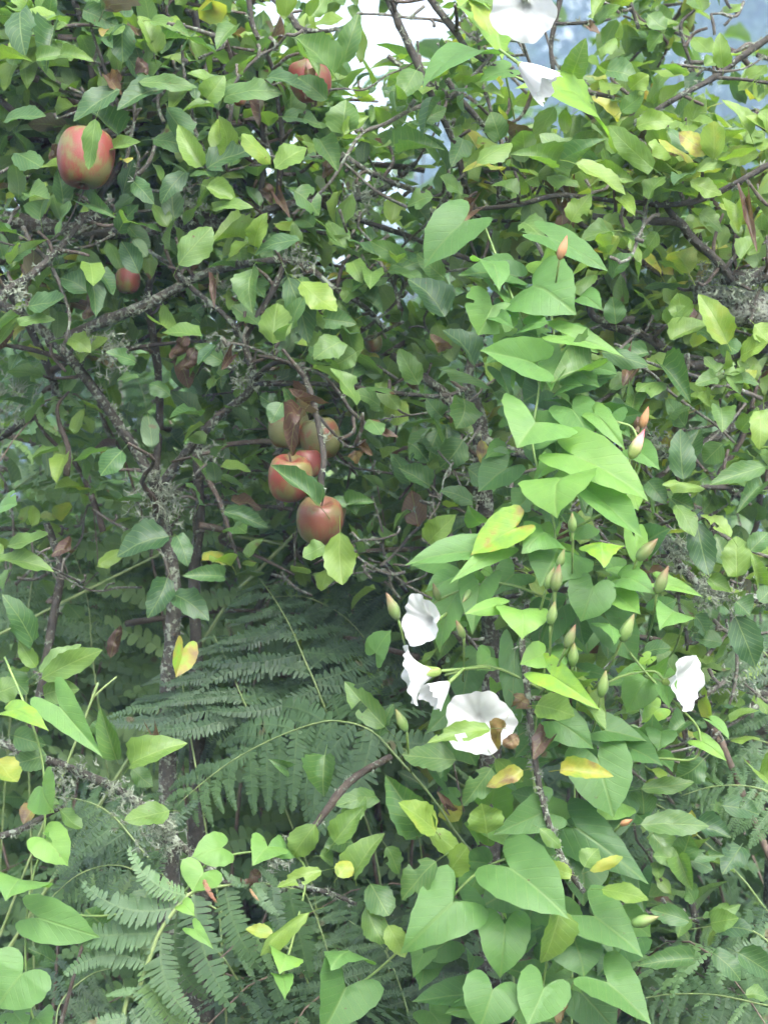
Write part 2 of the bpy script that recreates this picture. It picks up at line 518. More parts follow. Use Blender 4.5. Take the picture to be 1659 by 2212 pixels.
BT = [bind_template(CORD, .12, .5, .03, 1), bind_template(CORD, .25, .7, .04, 2), bind_template(ARROW, .15, .6, .035, 3),
      bind_template(ARROW, .05, .8, .05, 4), bind_template(CORD, -.12, .7, .05, 5), bind_template(ARROW, .3, .4, .03, 6),
      bind_template(CORD, .1, 1.2, .07, 8), bind_template(ARROW, -.2, .9, .07, 9), bind_template(CORD, .4, .3, .06, 10),
      bind_template(CORD, .15, .5, .05, 7, hole={(1, 2, 7), (-1, 1, 9), (-1, 2, 4)})]
AM = [mesh_np('apple_leaf_%d' % i, *t) for i, t in enumerate(AT)]
DM = [mesh_np('dead_leaf_%d' % i, *t) for i, t in enumerate(DT)]
BM = [mesh_np('bindweed_leaf_%d' % i, *t) for i, t in enumerate(BT)]
BM = BM + [BM[i] for i in (0, 1, 4, 6, 8)]
for m_ in AM + DM: m_.materials.append(M['apple_leaf'])
for m_ in BM: m_.materials.append(M['bind_leaf'])
# small leaves for the mass behind, fewer faces
LT = [apple_template(.3, .6, .1, 31, nt=6, petiole=False), apple_template(.5, 1.0, .15, 32, nt=6, petiole=False, skew=.15),
      apple_template(-.2, .8, .15, 33, nt=6, petiole=False), apple_template(.2, .3, .2, 34, nt=6, petiole=False, skew=-.2)]

def frame(b, t, n):
    y = (t - b); L = y.length; y = y / max(L, 1e-6)
    n = (n - y * n.dot(y)).normalized()
    x = y.cross(n)
    return x, y, n, L
def leaf_matrix(b, t, n, width, zs=None):
    x, y, z, L = frame(b, t, n)
    zs = zs or (width + L) * .5
    m = Matrix.Identity(4)
    for r in range(3):
        m[r][0] = x[r] * width; m[r][1] = y[r] * L; m[r][2] = z[r] * zs; m[r][3] = b[r]
    return m

class Mass:
    """many leaves joined into one mesh"""
    def __init__(s, templates): s.T = templates; s.items = [[] for _ in templates]
    def add(s, m, tint): s.items[random.randrange(len(s.T))].append((m, tint))
    def build(s, name):
        Vs, Us, As, Fs = [], [], [], []; off = 0
        faces = []
        for (V, F, U), it in zip(s.T, s.items):
            if not it: continue
            ms = np.array([np.array(m) for m, _ in it]); ti = np.array([t for _, t in it])
            h = np.concatenate((V, np.ones((len(V), 1))), 1)
            W = np.einsum('nij,vj->nvi', ms, h)[:, :, :3]
            n = len(it)
            Vs.append(W.reshape(-1, 3)); Us.append(np.tile(U, (n, 1))); As.append(np.repeat(ti, len(V)))
            quads = np.array([f if len(f) == 4 else (f[0], f[1], f[2], f[2]) for f in F])
            tris = [f for f in F if len(f) == 3]; qs = [f for f in F if len(f) == 4]
            o = (np.arange(n) * len(V))[:, None, None] + off
            T = []
            if qs:
                q = np.array(qs); T.append(q[:, [0, 1, 2]]); T.append(q[:, [0, 2, 3]])
            if tris: T.append(np.array(tris))
            t = np.concatenate(T)
            faces.append((t[None] + o).reshape(-1, 3)); off += n * len(V)
        return mesh_np(name, np.concatenate(Vs), np.concatenate(faces), np.concatenate(Us), np.concatenate(As))

# ------------------------------------------------------------------ trees: two old apple trees
TA = thing('apple_tree', P(352, 1500, 2.55) * Vector((1, 1, 0)) if False else Vector((P(352, 1500, 2.55).x, 2.55, 0)),
           'old apple tree with dark crooked trunk and lichened branches above the bracken', 'tree')
TB = thing('apple_tree', Vector((.66, 2.75, 0)),
           'apple tree with a thick lichen-crusted limb reaching in from the right edge', 'tree')

# branch rows: (tree, part name, material, lichen amount, points (px, py, depth, radius in layout units))
BR = []
def branch(tree, name, mat, lich, *pts):
    BR.append((tree, name, mat, lich, [tuple(P(a, b, d)) + (r * upx(d),) for a, b, d, r in pts]))
def gpt(px, py, d, z):            # a point below the frame, down at height z
    v = P(px, py, d); return (v.x, v.y, z)
# trunk of the left tree
v0 = P(352, 1500, 2.55)
BR.append((TA, 'trunk', 'bark_lichen', .5, [(v0.x - .02, 2.56, -.1, .032), (v0.x + .01, 2.56, .5, .024)] +
           [tuple(P(a, b, d)) + (r * upx(d),) for a, b, d, r in ((362, 1560, 2.55, 19), (372, 1380, 2.55, 17), (374, 1250, 2.55, 16), (352, 1130, 2.55, 15), (338, 1040, 2.55, 13))]))
BR.append((TA, 'trunk', 'bark', .3, [(P(440, 1500, 2.6).x, 2.62, -.1, .03), (P(430, 1500, 2.6).x, 2.62, .6, .022)] +
           [tuple(P(a, b, d)) + (r * upx(d),) for a, b, d, r in ((424, 1450, 2.62, 15), (420, 1230, 2.62, 13), (432, 1120, 2.62, 11), (428, 960, 2.6, 10), (470, 900, 2.56, 8))]))
branch(TA, 'branch', 'bark_lichen', .7, (336, 1050, 2.55, 12), (300, 985, 2.54, 11), (255, 915, 2.52, 11), (195, 830, 2.5, 11), (130, 750, 2.5, 11), (60, 690, 2.5, 11), (-30, 640, 2.5, 11))
branch(TA, 'branch', 'bark_lichen', .4, (350, 1045, 2.55, 12), (385, 1000, 2.53, 10), (425, 950, 2.5, 10), (480, 893, 2.48, 9), (535, 850, 2.45, 9), (549, 815, 2.44, 9))
branch(TA, 'branch', 'bark', .2, (549, 818, 2.44, 9), (542, 790, 2.43, 8), (530, 735, 2.42, 8), (555, 685, 2.41, 7), (590, 625, 2.4, 7), (615, 565, 2.4, 6))
branch(TA, 'branch', 'bark_lichen', .5, (530, 735, 2.42, 7), (495, 690, 2.42, 6), (455, 655, 2.43, 6), (415, 622, 2.44, 6), (370, 575, 2.45, 5), (320, 540, 2.46, 4))
branch(TA, 'branch', 'bark', .3, (548, 822, 2.44, 8), (575, 795, 2.4, 6), (610, 780, 2.36, 6), (648, 800, 2.33, 6), (672, 850, 2.3, 7), (688, 920, 2.29, 7), (700, 990, 2.28, 7), (693, 1040, 2.28, 7), (700, 1085, 2.28, 5))
branch(TA, 'branch', 'bark', .3, (548, 828, 2.44, 7), (600, 828, 2.42, 6), (680, 828, 2.42, 5), (780, 838, 2.42, 5), (880, 851, 2.43, 5), (960, 855, 2.45, 5), (1010, 838, 2.47, 4))
branch(TA, 'branch', 'bark', .3, (690, 900, 2.3, 4), (720, 935, 2.3, 3), (755, 965, 2.3, 3), (790, 950, 2.31, 2))
branch(TA, 'branch', 'bark_lichen', .6, (100, 740, 2.5, 12), (150, 725, 2.5, 12), (230, 690, 2.49, 13), (320, 655, 2.47, 12), (420, 600, 2.45, 10), (510, 573, 2.43, 9), (600, 562, 2.42, 7), (660, 572, 2.42, 6), (720, 620, 2.42, 6), (790, 665, 2.43, 6), (835, 715, 2.44, 6))
branch(TA, 'branch', 'bark_lichen', .9, (-30, 465, 2.6, 18), (60, 482, 2.6, 19), (170, 500, 2.6, 18), (280, 498, 2.6, 16), (390, 488, 2.6, 14), (500, 480, 2.6, 12), (590, 450, 2.6, 9), (680, 430, 2.58, 8), (770, 428, 2.56, 8), (840, 400, 2.55, 7), (900, 350, 2.56, 5))
branch(TA, 'branch', 'bark_lichen', 1.0, (-20, 640, 2.35, 9), (50, 605, 2.35, 9), (105, 560, 2.35, 8), (150, 510, 2.35, 7), (195, 460, 2.36, 6), (245, 430, 2.38, 4))
branch(TA, 'branch', 'bark', .3, (-20, 560, 2.7, 10), (60, 700, 2.72, 9), (120, 850, 2.74, 9), (60, 905, 2.75, 9), (-30, 960, 2.78, 10))
branch(TA, 'branch', 'bark', .3, (300, 500, 2.6, 8), (330, 570, 2.6, 8), (320, 650, 2.6, 9), (340, 790, 2.64, 9), (345, 900, 2.66, 9), (335, 1040, 2.58, 9))
branch(TA, 'branch', 'bark', .4, (690, 440, 2.58, 7), (780, 475, 2.55, 6), (870, 505, 2.52, 6), (960, 540, 2.5, 6), (1060, 575, 2.48, 5))
branch(TA, 'branch', 'bark', .3, (535, -20, 2.5, 6), (545, 50, 2.5, 6), (565, 95, 2.5, 5), (590, 150, 2.52, 5), (600, 220, 2.55, 5), (610, 300, 2.56, 6), (600, 430, 2.58, 7))
branch(TA, 'branch', 'bark_lichen', .5, (580, -15, 2.46, 7), (625, 30, 2.46, 7), (650, 62, 2.46, 7), (700, 66, 2.46, 5), (730, 60, 2.46, 4))
branch(TA, 'branch', 'bark', .3, (400, 20, 2.55, 7), (450, 60, 2.55, 7), (480, 125, 2.56, 7), (500, 200, 2.57, 7), (560, 250, 2.58, 7), (570, 330, 2.6, 7), (560, 470, 2.6, 7))
branch(TA, 'branch', 'bark_lichen', .6, (738, 330, 2.45, 6), (780, 360, 2.45, 6), (840, 390, 2.46, 6), (920, 420, 2.47, 6), (980, 440, 2.48, 6), (1040, 470, 2.48, 4))
branch(TA, 'branch', 'bark', .2, (160, 0, 2.6, 7), (190, 90, 2.6, 8), (200, 160, 2.6, 8), (230, 250, 2.6, 8), (225, 350, 2.62, 9), (210, 480, 2.62, 10))
branch(TA, 'branch', 'bark', .3, (832, -25, 2.42, 9), (862, 50, 2.42, 9), (890, 110, 2.42, 8), (918, 175, 2.42, 8), (950, 240, 2.43, 7), (985, 320, 2.45, 7), (1005, 400, 2.46, 7), (1015, 470, 2.47, 6))
branch(TA, 'branch', 'bark', .3, (915, -25, 2.36, 8), (955, 30, 2.36, 8), (985, 68, 2.36, 8), (1010, 105, 2.36, 6), (1060, 138, 2.36, 5), (1105, 156, 2.36, 6), (1150, 178, 2.36, 7), (1210, 193, 2.36, 6), (1270, 198, 2.36, 6), (1328, 210, 2.36, 4))
branch(TA, 'branch', 'bark', .3, (965, 170, 2.44, 7), (1000, 220, 2.44, 7), (1045, 272, 2.45, 6), (1080, 350, 2.46, 5), (1075, 450, 2.47, 5))
branch(TA, 'branch', 'bark_lichen', .4, (845, 765, 2.55, 9), (900, 805, 2.55, 10), (960, 850, 2.55, 11), (1010, 920, 2.55, 12), (1080, 965, 2.55, 11), (1150, 985, 2.56, 10))
BR.append((TA, 'trunk', 'bark_lichen', .5, [(P(1050, 2000, 2.6).x, 2.62, -.1, .03), (P(1050, 1500, 2.6).x, 2.62, .6, .025)] +
           [tuple(P(a, b, d)) + (r * upx(d),) for a, b, d, r in ((1060, 1500, 2.6, 20), (1055, 1250, 2.58, 20), (1048, 1100, 2.57, 20), (1040, 1000, 2.56, 20), (1035, 900, 2.56, 16), (1010, 820, 2.55, 12), (1040, 720, 2.55, 9), (1085, 600, 2.53, 8))]))
branch(TA, 'branch', 'bark_lichen', 1.0, (1140, 1300, 2.22, 6), (1128, 1390, 2.12, 7), (1138, 1480, 2.1, 7), (1148, 1580, 2.09, 7), (1160, 1670, 2.08, 7), (1180, 1760, 2.07, 7), (1208, 1840, 2.06, 7), (1238, 1895, 2.05, 6), (1262, 1928, 2.05, 6))
branch(TA, 'branch', 'bark_lichen', 1.2, (-30, 1590, 2.3, 8), (60, 1630, 2.3, 8), (130, 1652, 2.3, 9), (250, 1705, 2.29, 10), (335, 1765, 2.28, 10), (400, 1835, 2.27, 8), (470, 1890, 2.27, 6))
branch(TA, 'branch', 'bark_lichen', .9, (-30, 1815, 2.3, 7), (40, 1795, 2.3, 7), (100, 1762, 2.3, 6), (140, 1742, 2.3, 4))
branch(TA, 'branch', 'twig', .3, (845, 1635, 2.3, 8), (790, 1665, 2.28, 8), (750, 1695, 2.25, 9), (715, 1740, 2.22, 9), (676, 1790, 2.2, 6))
branch(TA, 'branch', 'bark_lichen', .9, (470, 1905, 2.24, 4), (560, 1912, 2.24, 5), (640, 1915, 2.24, 6), (710, 1930, 2.23, 6), (770, 1955, 2.22, 4))
branch(TA, 'twig', 'twig', .0, (188, 2010, 2.2, 4), (165, 2090, 2.18, 4), (128, 2225, 2.16, 5))
branch(TA, 'branch', 'bark', .3, (690, 1160, 2.9, 7), (610, 1220, 2.9, 8), (570, 1290, 2.9, 8), (530, 1380, 2.9, 9), (500, 1600, 2.9, 10))
branch(TA, 'branch', 'bark', .3, (100, 1130, 2.7, 8), (130, 1230, 2.7, 9), (115, 1330, 2.7, 10), (90, 1480, 2.7, 10), (60, 1640, 2.7, 11))
# right tree
BR.append((TB, 'trunk', 'bark_lichen', .8, [(.66, 2.75, -.1, .09), (.65, 2.75, .5, .075), (.66, 2.74, 1.0, .065), (.69, 2.72, 1.35, .055), (.70, 2.7, 1.7, .04), (.74, 2.7, 2.3, .03)]))
branch(TB, 'limb', 'limb_bark', 1.3, (1870, 700, 2.6, 50), (1760, 690, 2.55, 46), (1659, 672, 2.5, 42), (1590, 662, 2.49, 38), (1530, 640, 2.48, 26), (1500, 610, 2.48, 15))
branch(TB, 'branch', 'bark_lichen', 1.0, (1720, 575, 2.46, 20), (1659, 592, 2.46, 19), (1600, 600, 2.46, 17), (1555, 605, 2.46, 10))
branch(TB, 'branch', 'bark', .2, (1580, 602, 2.44, 10), (1560, 575, 2.42, 10), (1525, 540, 2.4, 10), (1490, 510, 2.39, 10), (1468, 480, 2.38, 10), (1420, 478, 2.38, 9), (1350, 474, 2.38, 8), (1280, 466, 2.38, 7))
branch(TB, 'branch', 'bark', .2, (1560, 585, 2.42, 6), (1600, 545, 2.42, 5), (1659, 520, 2.42, 4))
branch(TB, 'branch', 'bark', .1, (1468, 482, 2.38, 8), (1440, 445, 2.37, 7), (1440, 420, 2.37, 5), (1430, 405, 2.36, 3))
branch(TB, 'branch', 'bark', .2, (1700, 335, 2.36, 7), (1650, 360, 2.36, 7), (1590, 395, 2.36, 7), (1510, 432, 2.36, 7), (1440, 442, 2.36, 6), (1380, 438, 2.36, 6), (1300, 430, 2.36, 5), (1210, 421, 2.37, 6), (1120, 441, 2.38, 6), (1040, 450, 2.39, 5), (930, 462, 2.4, 5))
branch(TB, 'branch', 'bark', .5, (1720, 50, 2.5, 8), (1659, 82, 2.5, 8), (1590, 130, 2.5, 7), (1540, 168, 2.5, 7), (1480, 200, 2.5, 6), (1420, 236, 2.5, 6), (1370, 270, 2.5, 5))
branch(TB, 'branch', 'bark', .3, (1545, 166, 2.5, 5), (1600, 170, 2.5, 4), (1680, 180, 2.5, 4))
branch(TB, 'branch', 'bark', .3, (1480, 130, 2.55, 5), (1500, 160, 2.55, 4), (1470, 60, 2.55, 4), (1500, 20, 2.55, 3))
branch(TB, 'branch', 'bark', .4, (1215, -20, 2.6, 6), (1200, 40, 2.6, 6), (1190, 100, 2.6, 5), (1195, 150, 2.6, 5))
branch(TB, 'branch', 'bark', .3, (1200, 50, 2.58, 4), (1260, 48, 2.58, 4), (1320, 40, 2.58, 3))
branch(TB, 'branch', 'bark_lichen', .7, (1760, 860, 2.55, 15), (1659, 880, 2.54, 13), (1600, 910, 2.53, 12), (1550, 940, 2.52, 11), (1490, 972, 2.51, 10), (1400, 985, 2.5, 9), (1300, 975, 2.5, 9), (1210, 970, 2.52, 8))
branch(TB, 'branch', 'bark', .3, (1740, 1045, 2.45, 7), (1659, 1052, 2.44, 6), (1600, 1055, 2.43, 6), (1530, 1052, 2.42, 6), (1440, 1060, 2.42, 4))
branch(TB, 'branch', 'bark_lichen', 1.4, (1430, 1165, 2.38, 7), (1450, 1195, 2.38, 8), (1485, 1240, 2.38, 9), (1535, 1280, 2.38, 9), (1600, 1290, 2.4, 10), (1700, 1300, 2.44, 12))
branch(TB, 'branch', 'bark', .3, (1370, 690, 2.5, 9), (1290, 690, 2.5, 8), (1270, 640, 2.48, 6), (1292, 600, 2.46, 4))
branch(TB, 'branch', 'bark', .3, (1720, 740, 2.55, 13), (1600, 760, 2.55, 12), (1500, 790, 2.55, 12), (1400, 730, 2.54, 10), (1300, 700, 2.53, 8))
branch(TB, 'branch', 'bark', .2, (1480, 1520, 2.5, 9), (1540, 1490, 2.5, 8), (1610, 1440, 2.5, 7), (1690, 1390, 2.5, 8))
branch(TB, 'branch', 'bark_lichen', 1.2, (1560, 1480, 2.46, 7), (1610, 1490, 2.46, 8), (1700, 1510, 2.48, 10))
branch(TB, 'branch', 'bark', .3, (1470, 1840, 2.4, 6), (1500, 1980, 2.42, 8), (1515, 2050, 2.44, 9), (1560, 2200, 2.46, 10), (1600, 2400, 2.5, 12))
branch(TB, 'branch', 'bark', .2, (1480, 1600, 2.5, 5), (1560, 1610, 2.5, 6), (1680, 1570, 2.52, 7))

spur_src = []                    # (tree, position, tangent, depth)
lichen = {TA.name: [], TB.name: []}
for tree, nm, mt, li, pts in BR:
    T = Tubes()
    big = max(p[3] for p in pts) > .01
    T.tube(pts, n=6, sides=9 if big else 7, rough=.22 if nm != 'twig' else .08)
    add(nm, T.mesh(nm), M[mt], tree)
    c = catmull(pts, 10)
    for i in range(0, len(c) - 1):
        t = Vector(c[i + 1][:3] - c[i][:3])
        spur_src.append((tree, Vector(c[i][:3]), t.normalized(), t.length, c[i][3]))
        lichen[tree.name].append((Vector(c[i][:3]), t.normalized(), t.length, c[i][3], li))

# ------------------------------------------------------------------ density of foliage as seen in the place
HOLES = [(925, 65, 60, 62), (905, 20, 50, 30), (572, 30, 24, 26), (795, 50, 30, 30), (617, 110, 16, 34), (720, 565, 48, 26), (838, 492, 30, 14),
         (470, 770, 16, 16), (1560, 60, 60, 45), (1590, 235, 50, 35), (1100, 170, 35, 40), (1240, 120, 30, 60), (1140, 245, 36, 22)]
def dens(px, py):
    for cx, cy, rx, ry in HOLES:
        if ((px - cx) / rx) ** 2 + ((py - cy) / ry) ** 2 < 1: return 0.0
    if px > 1060 and py < 285: return .46
    if 620 < px < 1000 and 250 < py < 620: return .72
    if py < 620: return 1.0
    if py < 860: return .6 if px < 660 else .8
    if py < 1250: return .36 if px < 900 else .75
    if px < 330 and py < 1500: return .3
    if px < 850: return .05
    return .45
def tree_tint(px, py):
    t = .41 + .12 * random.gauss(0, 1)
    if px > 1000 and py < 1000: t += .17  # upper right leaves yellower, and brighter to stand for the light there
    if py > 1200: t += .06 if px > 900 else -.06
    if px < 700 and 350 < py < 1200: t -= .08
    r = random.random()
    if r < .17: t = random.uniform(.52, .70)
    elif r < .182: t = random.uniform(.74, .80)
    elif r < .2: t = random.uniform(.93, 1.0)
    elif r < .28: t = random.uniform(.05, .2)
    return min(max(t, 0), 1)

cands = {TA.name: [], TB.name: []}      # procedural leaves: (size on view, matrix, tint)
spurT = {TA.name: Tubes(), TB.name: Tubes()}
APPLES_AT = [P(184, 342, 2.3), P(672, 172, 2.42), P(622, 925, 2.37), P(692, 948, 2.36), P(625, 1034, 2.28), P(692, 1126, 2.26), P(1160, 785, 2.24)]
def rosette(tree, p, axis, n, size, depth_bias=0):
    for k in range(n):
        az = 2 * math.pi * (k + random.random() * .6) / n
        a = axis.orthogonal().normalized(); b = axis.cross(a)
        d = (a * math.cos(az) + b * math.sin(az)) * random.uniform(.7, 1.1) + axis * random.uniform(.2, .8) + Vector((0, 0, random.uniform(-.5, .25)))
        d.normalize()
        L = size * random.uniform(.65, 1.2); W = L * random.uniform(.48, .66)
        st = p + d * random.uniform(.012, .03)
        e = st + d * L
        n_ = (axis * .5 + Vector((0, 0, 1)) + Vector((random.gauss(0, .35), random.gauss(-.25, .35), 0))).normalized()
        px, py = proj((st + e) * .5)
        if not (-60 < px < PW + 60 and -60 < py < PH + 60): continue
        if random.random() > dens(px, py) * 1.15: continue
        if random.random() < .85 and hides(px, py, st.y): continue
        if px > 1500 and 575 < py < 715 and st.y < 2.6: continue
        if any(((st + e) * .5 - a_).length < .075 for a_ in APPLES_AT): continue
        m = leaf_matrix(st, e, n_, W)
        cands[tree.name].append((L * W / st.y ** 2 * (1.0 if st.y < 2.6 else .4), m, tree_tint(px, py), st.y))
KEY = np.array([proj(p) + (p.y, r / upx(p.y)) for _, p, t, ln, r in spur_src])
KEY = KEY[KEY[:, 3] > 4.5]
def hides(px, py, d):
    dx = KEY[:, 0] - px; dy = KEY[:, 1] - py
    return bool(np.any((dx * dx + dy * dy < (34 + KEY[:, 3] * 1.1) ** 2) & (KEY[:, 2] > d - .03)))
for tree, p, t, ln, r in spur_src:
    px, py = proj(p)
    if r > .016 or random.random() > ln / .042: continue
    if random.random() > dens(px, py): continue
    a = (t.cross(Vector((random.gauss(0, 1), random.gauss(0, 1), random.gauss(0, 1)))).normalized() + Vector((0, -.1, .5))).normalized()
    e = p + a * random.uniform(.015, .07)
    q = (p + e) * .5 + Vector((random.gauss(0, .005), random.gauss(0, .005), random.gauss(0, .005)))
    spurT[tree.name].tube([tuple(p) + (.003,), tuple(q) + (.0026,), tuple(e) + (.0022,)], n=3, sides=5, rough=.3)
    rosette(tree, e, a, random.randint(6, 9), .052)
# crooked twigs through the near side of the crowns
for i in range(260):
    px, py = random.uniform(-40, PW + 40), random.uniform(-40, 1350) if i < 220 else random.uniform(1200, 2100)
    if i >= 220: px = random.uniform(1250, PW + 40)
    if random.random() > dens(px, py) ** .5: continue
    d = random.uniform(2.36, 2.62)
    if px < 700 and py > 520: d += .16
    tree = TA if px < 1080 else TB
    q = P(px, py, d); v = Vector((random.gauss(0, 1), random.gauss(0, .35), random.gauss(.2, .7))).normalized()
    r0 = random.uniform(.0018, .0036); pts = []; n_ = random.randint(5, 8)
    for k in range(n_):
        pts.append(tuple(q) + (r0 * (1 - .5 * k / n_),))
        v = (v + Vector((random.gauss(0, .22), random.gauss(0, .15), random.gauss(.02, .22)))).normalized()
        q = q + v * random.uniform(.018, .042)
    T = Tubes(); T.tube(pts, n=3, sides=6, rough=.3)
    for k in range(1, n_):
        if random.random() < .6:
            a = Vector((random.gauss(0, 1), random.gauss(-.2, .6), random.gauss(.5, .8))).normalized(); p = Vector(pts[k][:3]); e_ = p + a * random.uniform(.008, .03)
            T.tube([tuple(p) + (r0 * .8,), tuple(p.lerp(e_, .5) + Vector((random.gauss(0, .003), 0, random.gauss(0, .003)))) + (r0 * .8,), tuple(e_) + (r0 * .9,)], n=2, sides=5, rough=.3)
            if random.random() < .55: rosette(tree, e_, a, random.randint(3, 5), .05)
    add('twig', T.mesh('twig'), M['grey_twig'], tree)
    for p, pp in zip(pts[:-1], pts[1:]):
        t = Vector(pp[:3]) - Vector(p[:3]); lichen[tree.name].append((Vector(p[:3]), t.normalized(), t.length, p[3], random.choice((0, 0, .35))))
# branchlets deeper in the crowns
for i in range(310):
    px, py = random.uniform(-60, PW + 60), random.uniform(-60, 1500)
    if i > 215: px, py = random.uniform(-60, 520), random.uniform(-60, 330)
    if i > 280: px, py = random.uniform(-60, 640), random.uniform(560, 1150)
    if random.random() > dens(px, py): continue
    d = random.uniform(2.5, 3.0)
    tree = TA if px < 1080 else TB
    p = P(px, py, d)
    v = Vector((random.gauss(0, 1), random.gauss(0, .6), random.gauss(.35, .6))).normalized()
    L = random.uniform(.12, .34)
    pts = []
    for k in range(5):
        q = p + v * L * (k / 4) + Vector((random.gauss(0, .012), random.gauss(0, .012), -.05 * (k / 4) ** 2))
        pts.append(tuple(q) + (.0055 * (1 - k / 6),))
    spurT[tree.name].tube(pts, n=3, sides=5, rough=.2)
    for k in range(1, 5):
        for _ in range(2):
            a = (Vector((random.gauss(0, 1), random.gauss(-.2, 1), random.gauss(.4, 1)))).normalized()
            rosette(tree, Vector(pts[k][:3]), a, random.randint(6, 8), .053)

